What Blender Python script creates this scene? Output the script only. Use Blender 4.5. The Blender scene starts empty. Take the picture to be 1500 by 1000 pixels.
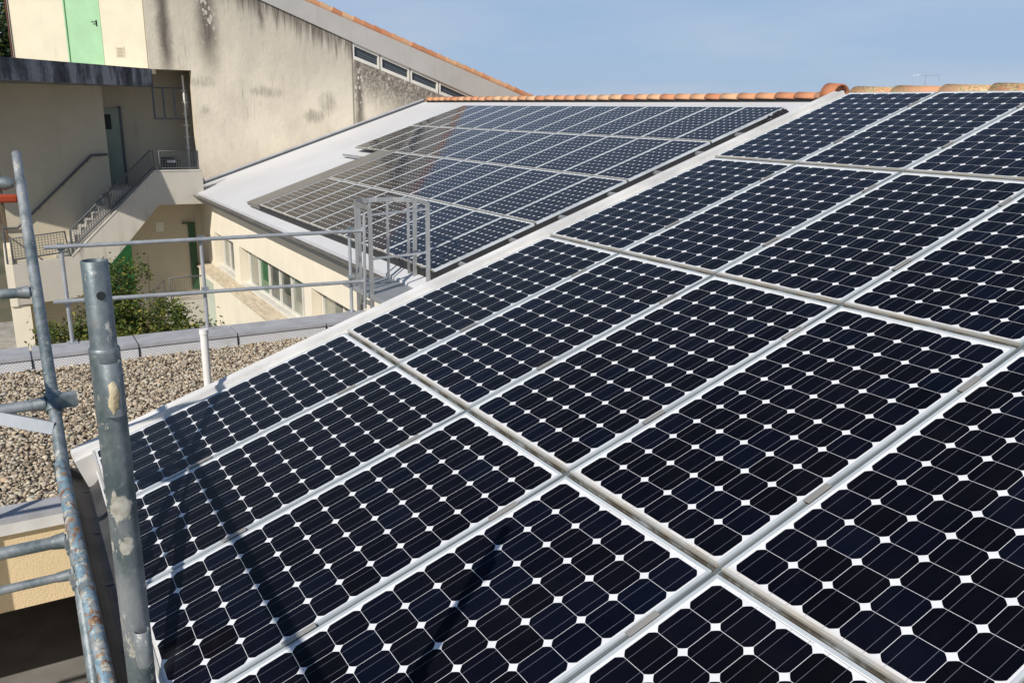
import bpy, math, random
import numpy as np
from mathutils import Vector, Matrix
random.seed(7)
S = bpy.context.scene
COL = S.collection

# ------------------------------------------------------------------ camera, sky, sun
cam_d = bpy.data.cameras.new('camera')
cam = bpy.data.objects.new('camera', cam_d); COL.objects.link(cam)
cam_d.sensor_width = 36.0; cam_d.sensor_fit = 'HORIZONTAL'
cam_d.lens = 29.782
cam_d.clip_start = 0.05; cam_d.clip_end = 3000
Rm = Matrix(((0.5101763, -0.2328087, 0.8279615), (0.8599286, 0.1206303, -0.4959547), (0.0155853, 0.9650121, 0.2617416)))
cam.matrix_world = Rm.to_4x4()
S.camera = cam

SUN = Vector((0.46, -0.65, 0.605)).normalized()
sd = bpy.data.lights.new('sun', 'SUN'); sd.energy = 4.6; sd.angle = math.radians(0.53); sd.color = (1.0, 0.945, 0.86)
so = bpy.data.objects.new('sun', sd); COL.objects.link(so)
so.rotation_euler = SUN.to_track_quat('Z', 'Y').to_euler(); so.location = (10, -20, 30)
wd = bpy.data.worlds.new('World'); S.world = wd; wd.use_nodes = True
wn = wd.node_tree; wn.nodes.clear()
wo = wn.nodes.new('ShaderNodeOutputWorld'); wb = wn.nodes.new('ShaderNodeBackground')
sky = wn.nodes.new('ShaderNodeTexSky'); sky.sky_type = 'NISHITA'; sky.sun_disc = False
sky.sun_elevation = math.asin(SUN.z); sky.sun_rotation = math.atan2(SUN.x, SUN.y)
sky.air_density = 1.0; sky.dust_density = 0.25; sky.ozone_density = 4.0; sky.altitude = 0
wb.inputs['Strength'].default_value = 0.085
tcw = wn.nodes.new('ShaderNodeTexCoord'); sx = wn.nodes.new('ShaderNodeSeparateXYZ'); wn.links.new(tcw.outputs['Generated'], sx.inputs[0])
mr = wn.nodes.new('ShaderNodeMapRange'); mr.interpolation_type = 'SMOOTHSTEP'; wn.links.new(sx.outputs[2], mr.inputs[0])
mr.inputs[1].default_value = 0.0; mr.inputs[2].default_value = 0.75; mr.inputs[3].default_value = 0.85; mr.inputs[4].default_value = 0.0
mp = wn.nodes.new('ShaderNodeMapping'); mp.inputs['Scale'].default_value = (1.2, 1.2, 7); wn.links.new(tcw.outputs['Generated'], mp.inputs[0])
ns = wn.nodes.new('ShaderNodeTexNoise'); ns.inputs['Scale'].default_value = 2.2; ns.inputs['Detail'].default_value = 6; wn.links.new(mp.outputs[0], ns.inputs['Vector'])
cr = wn.nodes.new('ShaderNodeMapRange'); wn.links.new(ns.outputs[0], cr.inputs[0]); cr.inputs[1].default_value = 0.42; cr.inputs[2].default_value = 0.68
hz = wn.nodes.new('ShaderNodeMix'); hz.data_type = 'RGBA'; wn.links.new(cr.outputs[0], hz.inputs[0])   # summer haze with thin cirrus veils
K = 1 / 0.085
hz.inputs[6].default_value = (0.345 * K, 0.475 * K, 0.695 * K, 1); hz.inputs[7].default_value = (0.46 * K, 0.55 * K, 0.71 * K, 1)
mxw = wn.nodes.new('ShaderNodeMix'); mxw.data_type = 'RGBA'; wn.links.new(mr.outputs[0], mxw.inputs[0]); wn.links.new(sky.outputs[0], mxw.inputs[6]); wn.links.new(hz.outputs[2], mxw.inputs[7])
wn.links.new(mxw.outputs[2], wb.inputs[0]); wn.links.new(wb.outputs[0], wo.inputs[0])
S.view_settings.view_transform = 'Standard'; S.view_settings.look = 'None'
S.view_settings.gamma = 1.0; S.view_settings.exposure = 0.0; S.view_settings.use_curve_mapping = False

# ------------------------------------------------------------------ material helpers
class N:
    """small node-graph helper"""
    def __init__(s, name):
        s.m = bpy.data.materials.new(name); s.m.use_nodes = True
        s.t = s.m.node_tree; s.t.nodes.clear()
        s.out = s.t.nodes.new('ShaderNodeOutputMaterial')
        s.b = s.t.nodes.new('ShaderNodeBsdfPrincipled')
        s.t.links.new(s.b.outputs[0], s.out.inputs[0])
        s.tc = s.t.nodes.new('ShaderNodeTexCoord')
        s.obj = s.tc.outputs['Object']
    def put(s, sock, v):
        if hasattr(v, 'is_linked'): s.t.links.new(v, sock)
        elif isinstance(v, (tuple, list)) and len(v) == 3 and sock.type == 'RGBA': sock.default_value = (*v, 1)
        else: sock.default_value = v
    def math(s, op, a, b=0.0, c=None, clamp=False):
        n = s.t.nodes.new('ShaderNodeMath'); n.operation = op; n.use_clamp = clamp
        s.put(n.inputs[0], a); s.put(n.inputs[1], b)
        if c is not None: s.put(n.inputs[2], c)
        return n.outputs[0]
    def mapping(s, v, scale=(1, 1, 1), loc=(0, 0, 0)):
        n = s.t.nodes.new('ShaderNodeMapping'); s.put(n.inputs[0], v)
        n.inputs['Scale'].default_value = scale; n.inputs['Location'].default_value = loc
        return n.outputs[0]
    def noise(s, scale, detail=4, v=None, rough=0.55, dist=0.0):
        n = s.t.nodes.new('ShaderNodeTexNoise'); s.put(n.inputs['Vector'], v if v is not None else s.obj)
        n.inputs['Scale'].default_value = scale; n.inputs['Detail'].default_value = detail
        n.inputs['Roughness'].default_value = rough; n.inputs['Distortion'].default_value = dist
        return n.outputs[0]
    def vor(s, scale, v=None, feature='F1', out=0):
        n = s.t.nodes.new('ShaderNodeTexVoronoi'); n.feature = feature
        s.put(n.inputs['Vector'], v if v is not None else s.obj); n.inputs['Scale'].default_value = scale
        return n.outputs[out]
    def ramp(s, f, lo, hi, smooth=True):
        n = s.t.nodes.new('ShaderNodeMapRange'); n.interpolation_type = 'SMOOTHSTEP' if smooth else 'LINEAR'
        s.put(n.inputs[0], f); n.inputs[1].default_value = lo; n.inputs[2].default_value = hi
        return n.outputs[0]
    def cramp(s, f, stops):
        n = s.t.nodes.new('ShaderNodeValToRGB'); s.put(n.inputs[0], f)
        e = n.color_ramp.elements
        while len(e) < len(stops): e.new(0.5)
        for k, (p, c) in enumerate(stops): e[k].position = p; e[k].color = (*c, 1)
        return n.outputs[0]
    def mix(s, f, a, b, mode='MIX'):
        n = s.t.nodes.new('ShaderNodeMix'); n.data_type = 'RGBA'; n.blend_type = mode
        s.put(n.inputs[0], f); s.put(n.inputs[6], a); s.put(n.inputs[7], b)
        return n.outputs[2]
    def sep(s, v=None):
        n = s.t.nodes.new('ShaderNodeSeparateXYZ'); s.put(n.inputs[0], v if v is not None else s.obj)
        return n.outputs
    def island(s):
        return s.t.nodes.new('ShaderNodeNewGeometry').outputs['Random Per Island']
    def bump(s, h, strength=0.3, dist=0.02):
        n = s.t.nodes.new('ShaderNodeBump'); n.inputs['Strength'].default_value = strength
        n.inputs['Distance'].default_value = dist; s.put(n.inputs['Height'], h)
        s.t.links.new(n.outputs[0], s.b.inputs['Normal']); return n
    def done(s, col=None, rough=None, metal=None, spec=None):
        if col is not None: s.put(s.b.inputs['Base Color'], col)
        if rough is not None: s.put(s.b.inputs['Roughness'], rough)
        if metal is not None: s.put(s.b.inputs['Metallic'], metal)
        if spec is not None: s.put(s.b.inputs['Specular IOR Level'], spec)
        return s.m

def plain(name, col, rough=0.7, metal=0.0, var=0.12, scale=3.0, bump=0.0, bscale=60, spec=0.4):
    n = N(name)
    a = n.noise(scale, 5); f = n.ramp(a, 0.3, 0.7)
    c = n.mix(f, tuple(x * (1 - var) for x in col), tuple(min(1, x * (1 + var)) for x in col))
    if bump: n.bump(n.noise(bscale, 3), bump, 0.01)
    return n.done(c, rough, metal, spec)

def stucco(name, col, dirt=(0.16, 0.14, 0.11), amount=0.35, grain=0):
    n = N(name); x = n.sep()
    big = n.noise(0.7, 4); fine = n.noise(40, 3)
    st = n.noise(1.0, 5, n.mapping(n.obj, (4.5, 4.5, 0.45)), 0.6)
    m = n.math('MULTIPLY', n.ramp(st, 0.52, 0.78), n.ramp(big, 0.35, 0.7))
    c = n.mix(n.ramp(n.noise(2.3, 4), 0.3, 0.7), tuple(v * 0.93 for v in col), col)
    c = n.mix(n.math('MULTIPLY', m, amount), c, dirt)
    n.bump(n.noise(75, 5, rough=0.7) if grain else fine, 0.6 if grain else 0.25, 0.012 if grain else 0.006)
    return n.done(c, 0.9, 0, 0.2)

MAT = {}
MAT['beige'] = stucco('beige_render', (0.83, 0.75, 0.60), amount=0.15)
MAT['beige_dirty'] = stucco('beige_render_streaked', (0.80, 0.73, 0.58), (0.2, 0.14, 0.12), 0.85)
MAT['annex'] = stucco('rough_straw_render', (0.80, 0.62, 0.38), amount=0.15, grain=14)
MAT['yellow'] = stucco('pale_yellow_render', (0.74, 0.67, 0.50), (0.5, 0.40, 0.26), 0.25)
MAT['shade_wall'] = stucco('shaded_cream_render', (0.51, 0.45, 0.34), amount=0.3)  # cream with shade put into its tone, for the recess and shaded walls
MAT['landing'] = stucco('weathered_cement_render', (0.50, 0.465, 0.40), (0.10, 0.095, 0.09), 0.9)
MAT['brown_base'] = stucco('brown_plinth_render', (0.16, 0.12, 0.08), amount=0.3)
MAT['grey_cement'] = stucco('grey_cement_render', (0.47, 0.45, 0.42), (0.25, 0.24, 0.22), 0.35)
MAT['concrete'] = plain('pale_concrete', (0.5, 0.47, 0.41), 0.9, var=0.15, bump=0.3)
MAT['white_frame'] = plain('white_window_frame', (0.70, 0.67, 0.60), 0.5, var=0.08)
MAT['dark'] = plain('dark_rubber', (0.02, 0.02, 0.022), 0.6)
MAT['white_metal'] = plain('white_lacquered_metal', (0.62, 0.605, 0.58), 0.5, var=0.16, scale=2.6)
MAT['grey_strip'] = plain('grey_metal_cover', (0.24, 0.225, 0.2), 0.5, 0.2, var=0.1)
MAT['dgreen'] = plain('green_painted_door', (0.05, 0.30, 0.10), 0.5, var=0.07)
MAT['ddgreen'] = plain('dark_green_paint', (0.022, 0.075, 0.03), 0.5, var=0.07)
MAT['lgreen'] = plain('pale_green_paint', (0.37, 0.59, 0.35), 0.5, var=0.05)
MAT['greydoor'] = plain('grey_green_door_paint', (0.26, 0.31, 0.25), 0.5, var=0.06)
MAT['orange'] = plain('orange_plastic', (0.34, 0.055, 0.02), 0.4, var=0.08)
MAT['white_plastic'] = plain('white_plastic', (0.8, 0.78, 0.74), 0.4, var=0.05)
MAT['red_pipe'] = plain('dark_red_paint', (0.10, 0.035, 0.025), 0.5)
MAT['paper'] = plain('printed_notice', (0.6, 0.6, 0.52), 0.6, var=0.1, scale=30)
MAT['rail_grey'] = plain('grey_painted_steel', (0.10, 0.105, 0.11), 0.5, 0.3, var=0.1)
MAT['yellow_obj'] = plain('mustard_fabric', (0.6, 0.42, 0.06), 0.7)
MAT['walkway'] = plain('walkway_concrete', (0.2, 0.19, 0.17), 0.9, var=0.15)
MAT['bark'] = plain('bark', (0.12, 0.09, 0.06), 0.9, var=0.3, scale=20, bump=0.5)

def alu(name, col=(0.62, 0.63, 0.63), rough=0.38, metal=0.75, dirt=0.3):
    n = N(name)
    a = n.noise(2.5, 5, n.mapping(n.obj, (1, 1, 1))); b = n.noise(45, 4)
    c = n.mix(n.ramp(a, 0.35, 0.7), col, tuple(v * 0.8 for v in col))
    c = n.mix(n.math('MULTIPLY', n.ramp(b, 0.55, 0.75), dirt), c, (0.3, 0.26, 0.2))
    return n.done(c, n.math('MULTIPLY_ADD', a, 0.25, rough - 0.1), metal)
MAT['alu'] = alu('mill_aluminium')
MAT['alu_dull'] = alu('oxidised_aluminium', (0.42, 0.43, 0.43), 0.5, 0.5, 0.5)
MAT['rail'] = alu('anodised_rail', (0.33, 0.37, 0.385), 0.4, 0.45, 0.4)
MAT['alu_bright'] = alu('bright_aluminium', (0.72, 0.72, 0.71), 0.32, 0.85, 0.1)

def galv(name, dark=1.0, paint=0.0, rust=0.0, blue=False):
    n = N(name)
    sp = n.ramp(n.noise(70, 2), 0.3, 0.7); big = n.noise(5, 6, rough=0.65); fine = n.noise(60, 5, rough=0.7)
    big = n.math('ADD', n.math('MULTIPLY', big, 0.7), n.math('MULTIPLY', n.noise(22, 6, n.mapping(n.obj, (1, 1, 0.35)), 0.75, 0.6), 0.3))
    base = n.mix(n.ramp(big, 0.38, 0.62), (0.10 * dark, 0.145 * dark, 0.155 * dark), (0.40 * dark, 0.42 * dark, 0.43 * dark))
    base = n.mix(n.math('MULTIPLY', sp, 0.25), base, (0.30 * dark, 0.32 * dark, 0.33 * dark))
    base = n.mix(n.math('MULTIPLY', n.ramp(fine, 0.6, 0.72), 0.5), base, (0.5, 0.5, 0.49))
    metal = 0.45
    if blue:
        m = n.ramp(n.noise(16, 6, rough=0.75, dist=0.4), 0.44, 0.5)
        base = n.mix(m, base, n.mix(n.ramp(n.noise(30, 4), .35, .65), (0.13, 0.23, 0.30), (0.25, 0.38, 0.45))); metal = 0.15
        r = n.ramp(n.noise(14, 7, n.mapping(n.obj, (1.6, 1.6, 1.2), (3, 1, 2)), 0.75, 0.5), 0.50, 0.57)
        base = n.mix(r, base, n.mix(n.ramp(n.noise(40, 3), .4, .6), (0.18, 0.08, 0.035), (0.34, 0.22, 0.12)))
        w = n.ramp(n.noise(26, 6, n.mapping(n.obj, (1, 1, 1), (7, 5, 2)), 0.7), 0.54, 0.62)
        base = n.mix(w, base, (0.55, 0.5, 0.4))
    if rust:
        r = n.ramp(n.noise(7, 7, n.mapping(n.obj, (1, 1, 0.5), (3, 1, 2)), 0.7), 0.6, 0.72)
        base = n.mix(n.math('MULTIPLY', r, rust), base, (0.24, 0.12, 0.05))
    if paint:
        s0 = n.ramp(n.noise(13, 7, n.mapping(n.obj, (1, 1, 0.55), (1.3, 4.2, 0.4)), 0.72, 0.3), 0.60, 0.635)
        z_ = n.sep()
        def near_(zc, w): return n.ramp(n.math('ABSOLUTE', n.math('SUBTRACT', z_[2], zc)), w, 0.0)
        win_ = n.math('MAXIMUM', n.math('MAXIMUM', near_(2.345, 0.042), near_(2.279, 0.034)), n.math('MULTIPLY', near_(2.06, 0.06), 0.5))
        face_ = n.ramp(n.math('SUBTRACT', n.math('MULTIPLY', z_[0], 1.0), z_[1]), 0.895, 0.925)
        blob = n.math('ADD', n.noise(28, 7, n.mapping(n.obj, (1, 1, 0.6)), 0.7, 0.4), n.math('MULTIPLY', n.math('MULTIPLY', win_, face_), 0.21))
        s0 = n.math('MAXIMUM', s0, n.ramp(blob, 0.62, 0.66))
        base = n.mix(n.math('MULTIPLY', s0, paint), base, n.cramp(n.noise(60, 4), [(0.35, (0.45, 0.41, 0.33)), (0.6, (0.68, 0.65, 0.57))]))
    n.bump(fine, 0.3, 0.003)
    return n.done(base, n.math('MULTIPLY_ADD', big, 0.3, 0.33), metal)
MAT['galv'] = galv('galvanised_steel')
MAT['galv_pole'] = galv('galvanised_tube_with_plaster_splashes', 0.82, 0.9, 0.4)
MAT['galv_dirty'] = galv('stained_galvanised_steel', 0.95, 0.7, 0.8)
MAT['galv_light'] = plain('clean_galvanised_steel', (0.42, 0.44, 0.46), 0.4, 0.35, var=0.12, scale=8)
MAT['blue_rust'] = galv('flaking_blue_paint_and_rust', 1.0, 0, 0, True)

# cream plaster splash on the near tube
n = N('dried_plaster'); n.bump(n.noise(90, 5, rough=0.7), 0.8, 0.004)
MAT['plaster'] = n.done(n.cramp(n.noise(35, 5), [(0.3, (0.34, 0.26, 0.15)), (0.6, (0.66, 0.57, 0.38))]), 0.95)

# membrane of the far roof
n = N('white_roof_membrane')
c = n.mix(n.ramp(n.noise(0.35, 4), 0.3, 0.7), (0.56, 0.56, 0.57), (0.63, 0.63, 0.64))
c = n.mix(n.math('MULTIPLY', n.ramp(n.noise(1.2, 6, n.mapping(n.obj, (3, 0.5, 1))), 0.55, 0.8), 0.3), c, (0.42, 0.40, 0.36))
n.bump(n.noise(25, 3), 0.1, 0.01)
MAT['membrane'] = n.done(c, 0.6, 0, 0.3)

# stained wall (object space = world for this wall; streaks hang from the sloping top)
n = N('stained_cream_render'); n.obj = n.mapping(n.obj, (1, 1, 1), (-28, 9, -7)); x = n.sep()   # wall coordinates
top = n.math('SUBTRACT', n.math('MULTIPLY_ADD', x[1], -0.364, 5.16), x[2])      # metres below the sloping top
st = n.noise(1.0, 6, n.mapping(n.obj, (1, 9, 0.5)), 0.62)
st2 = n.noise(1.0, 6, n.mapping(n.obj, (1, 22, 1.1), (0, 3, 5)), 0.7)
blot = n.noise(1.5, 8, n.mapping(n.obj, (1, 1, 0.8), (0, 2.1, 0.7)), 0.7)
grit = n.noise(14, 6, rough=0.8)
def band(yc, w):   # a vertical stained column of the wall
    d = n.math('ABSOLUTE', n.math('SUBTRACT', n.math('ADD', n.math('MULTIPLY', blot, 0.3), n.math('MULTIPLY_ADD', grit, 0.10, x[1])), yc + 0.2))
    return n.ramp(d, w, 0.0)
def zone(yc, zc, ry, rz):   # a soft smudge
    a = n.math('MULTIPLY', n.math('SUBTRACT', x[1], yc), 1 / ry); q = n.math('MULTIPLY', n.math('SUBTRACT', x[2], zc), 1 / rz)
    return n.ramp(n.math('ADD', n.math('ADD', n.math('MULTIPLY', a, a), n.math('MULTIPLY', q, q)), n.math('ADD', n.math('MULTIPLY_ADD', blot, 8.0, -4.0), n.math('MULTIPLY_ADD', st2, 5.0, -2.5))), 2.0, -1.2)
def mx(*a):
    o = a[0]
    for q in a[1:]: o = n.math('MAXIMUM', o, q)
    return o
b1 = n.math('MULTIPLY', band(5.15, 0.42), n.ramp(top, 3.0, 1.3))
b2 = n.math('MULTIPLY', band(9.27, 0.24), n.ramp(top, 4.2, 1.6))
b3 = n.math('MULTIPLY', band(4.05, 0.26), n.ramp(top, 3.4, 2.2))
b4 = n.math('MULTIPLY', band(6.55, 0.16), n.ramp(top, 1.0, 0.3))
bands = n.math('MULTIPLY', mx(b1, b2, b3, b4), n.ramp(st2, 0.0, 0.5))
rim = n.math('MULTIPLY', n.ramp(n.math('MULTIPLY_ADD', st, 1.6, top), 1.45, 0.75), n.ramp(st2, 0.25, 0.52))
fine = n.math('MULTIPLY', n.ramp(st2, 0.56, 0.74), n.math('MULTIPLY', n.ramp(n.noise(0.8, 3, n.mapping(n.obj, (1, 1, 1), (0, 9, 4))), 0.42, 0.6), 0.75))
smud = n.math('MULTIPLY', mx(zone(4.95, 0.62, 0.36, 0.16), zone(6.55, 0.42, 0.42, 0.13), zone(8.35, 0.12, 0.2, 0.28), zone(7.95, -0.22, 0.28, 0.15), zone(4.95, -0.1, 0.14, 0.14)), 0.55)
under = n.math('MULTIPLY', n.ramp(x[1], 9.2, 9.5), n.math('MULTIPLY', n.ramp(n.math('MULTIPLY_ADD', st2, 1.0, top), 2.25, 1.15), n.ramp(grit, 0.25, 0.6)))
joint = n.ramp(n.math('ABSOLUTE', n.math('SUBTRACT', x[1], 9.11)), 0.035, 0.01)
m = n.math('MINIMUM', mx(bands, rim, fine, smud, under, n.math('MULTIPLY', joint, 0.8)), 1.0)
base = n.mix(n.ramp(n.noise(0.5, 4), 0.35, 0.65), (0.63, 0.555, 0.435), (0.75, 0.665, 0.52))
base = n.mix(n.math('MULTIPLY', n.ramp(n.noise(0.55, 6, n.mapping(n.obj, (1, 1.6, 0.8), (0, 7, 1)), 0.65), 0.45, 0.72), 0.45), base, (0.46, 0.41, 0.34))
base = n.mix(n.math('MULTIPLY', n.ramp(grit, 0.5, 0.75), 0.25), base, (0.38, 0.33, 0.27))
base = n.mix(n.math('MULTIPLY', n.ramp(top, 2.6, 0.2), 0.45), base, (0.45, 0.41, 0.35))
c = n.mix(n.math('MULTIPLY', m, 0.88), base, (0.085, 0.07, 0.06))
lich = n.math('MULTIPLY', n.ramp(n.vor(8, n.mapping(n.obj, (1, 1.3, 0.8))), 0.42, 0.3), n.math('MULTIPLY', n.ramp(mx(b1, b2, n.math('MULTIPLY', under, 0.6)), 0.35, 0.6), n.ramp(n.noise(1.7, 3), 0.45, 0.55)))
c = n.mix(lich, c, (0.58, 0.53, 0.45))
n.bump(n.math('ADD', n.noise(30, 6, rough=0.75), n.math('MULTIPLY', n.noise(5, 4), 1.5)), 0.5, 0.02)
MAT['stained'] = n.done(c, 0.95, 0, 0.15)

n = N('blackened_concrete')
st = n.noise(1.0, 6, n.mapping(n.obj, (3.2, 3.2, 0.5)), 0.65); bl = n.noise(1.4, 5, rough=0.7)
c = n.cramp(n.math('ADD', n.math('MULTIPLY', st, 0.65), n.math('MULTIPLY', bl, 0.4)), [(0.42, (0.018, 0.019, 0.023)), (0.51, (0.07, 0.075, 0.085)), (0.60, (0.22, 0.225, 0.24))])
n.bump(n.noise(30, 4), 0.4, 0.01)
MAT['black_concrete'] = n.done(c, 0.95)

# terracotta, colour differs tile by tile
def tiles(name, lichen):
    n = N(name); r = n.island()
    c = n.cramp(r, [(0.0, (0.50, 0.20, 0.10)), (0.3, (0.60, 0.27, 0.14)), (0.6, (0.68, 0.44, 0.26)), (0.85, (0.62, 0.30, 0.16)), (1.0, (0.42, 0.19, 0.11))])
    c = n.mix(n.math('MULTIPLY', n.ramp(n.noise(14, 6, rough=0.7), 0.4, 0.7), 0.35), c, (0.5, 0.3, 0.17))
    if lichen:
        f = n.math('MULTIPLY', n.ramp(n.noise(26, 6, rough=0.75), 0.43, 0.55), n.ramp(n.noise(1.6, 2), 0.38, 0.48))
        c = n.mix(f, c, n.cramp(n.noise(60, 3), [(0.35, (0.18, 0.13, 0.06)), (0.6, (0.62, 0.5, 0.26))]))
    n.bump(n.noise(80, 3), 0.2, 0.003)
    return n.done(c, 0.85, 0, 0.25)
MAT['tile'] = tiles('terracotta_tiles', False)
MAT['tile_lichen'] = tiles('lichened_terracotta_tiles', True)

n = N('pebbles'); r = n.island()
c = n.cramp(r, [(0.0, (0.12, 0.095, 0.07)), (0.25, (0.34, 0.27, 0.19)), (0.5, (0.52, 0.435, 0.315)), (0.75, (0.40, 0.365, 0.31)), (0.93, (0.66, 0.58, 0.44)), (1.0, (0.48, 0.32, 0.20))])
MAT['gravel'] = n.done(c, 0.9, 0, 0.25)
MAT['gravel_bed'] = plain('gravel_bed', (0.10, 0.08, 0.065), 1.0, var=0.5, scale=40)

def leafm(name, c0, c1, c2):
    n = N(name); r = n.island()
    c = n.cramp(r, [(0.0, c0), (0.55, c1), (0.93, c2), (1.0, (0.35, 0.28, 0.04))])
    n.b.inputs['Transmission Weight'].default_value = 0.0
    try: n.b.inputs['Subsurface Weight'].default_value = 0.0
    except Exception: pass
    tr = n.t.nodes.new('ShaderNodeBsdfTranslucent'); n.put(tr.inputs[0], c)
    mx = n.t.nodes.new('ShaderNodeMixShader'); mx.inputs[0].default_value = 0.3
    n.t.links.new(n.b.outputs[0], mx.inputs[1]); n.t.links.new(tr.outputs[0], mx.inputs[2]); n.t.links.new(mx.outputs[0], n.out.inputs[0])
    return n.done(c, 0.55, 0, 0.4)
MAT['leaf'] = leafm('shrub_leaves', (0.03, 0.055, 0.012), (0.075, 0.12, 0.024), (0.22, 0.24, 0.04))
MAT['leaf_dark'] = leafm('dark_tree_leaves', (0.02, 0.04, 0.012), (0.045, 0.075, 0.02), (0.08, 0.11, 0.03))

# embossed aluminium upstand of the flat roof
n = N('embossed_aluminium_foil'); x = n.sep()
def tri(v, p): return n.math('ABSOLUTE', n.math('SUBTRACT', n.math('FRACT', n.math('MULTIPLY', v, 1 / p)), 0.5))
row = n.math('FLOOR', n.math('MULTIPLY', x[2], 1 / 0.016))
yy = n.math('MULTIPLY_ADD', n.math('MODULO', n.math('ABSOLUTE', row), 2.0), 0.016, x[1])
d = n.math('ADD', n.math('POWER', tri(yy, 0.032), 2.0), n.math('POWER', tri(x[2], 0.016), 2.0))
dot = n.ramp(d, 0.10, 0.03)
c = n.mix(dot, (0.74, 0.74, 0.76), (0.34, 0.33, 0.33))
c = n.mix(n.math('MULTIPLY', n.ramp(n.noise(3, 5), 0.5, 0.75), 0.3), c, (0.3, 0.27, 0.22))
n.bump(dot, 0.5, 0.004)
MAT['foil'] = n.done(c, 0.5, 0.15)
MAT['cap'] = plain('grey_slate_bitumen_cap', (0.37, 0.37, 0.385), 0.85, var=0.12, scale=6, bump=0.3)

# window glass
n = N('window_glass')
n.b.inputs['Transmission Weight'].default_value = 0.0
MAT['glass'] = n.done(n.mix(n.ramp(n.noise(0.9, 3), 0.4, 0.65), (0.02, 0.025, 0.025), (0.10, 0.12, 0.10)), 0.04, 0, 0.9)
n = N('window_glass_with_pale_blind')
MAT['glass_blind'] = n.done(n.mix(n.ramp(n.noise(0.9, 3), 0.4, 0.65), (0.20, 0.21, 0.17), (0.34, 0.34, 0.28)), 0.06, 0, 0.8)
n = N('window_glass_green_curtain')
MAT['glass_green'] = n.done((0.02, 0.13, 0.05), 0.05, 0, 0.8)
n = N('louvre_glass'); x = n.sep()
c = n.mix(n.ramp(n.math('FRACT', n.math('MULTIPLY_ADD', x[2], 14.0, n.math('MULTIPLY', x[1], 5.0))), 0.4, 0.6), (0.035, 0.042, 0.05), (0.075, 0.085, 0.095))
MAT['louvre'] = n.done(c, 0.2, 0, 0.5)
n = N('glass_blocks'); x = n.sep()
g = n.math('MAXIMUM', n.ramp(tri(x[0], 0.42), 0.46, 0.49), n.ramp(tri(x[2], 0.3), 0.46, 0.49))
MAT['blocks'] = n.done(n.mix(g, (0.52, 0.58, 0.47), (0.36, 0.42, 0.36)), 0.35)

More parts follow.
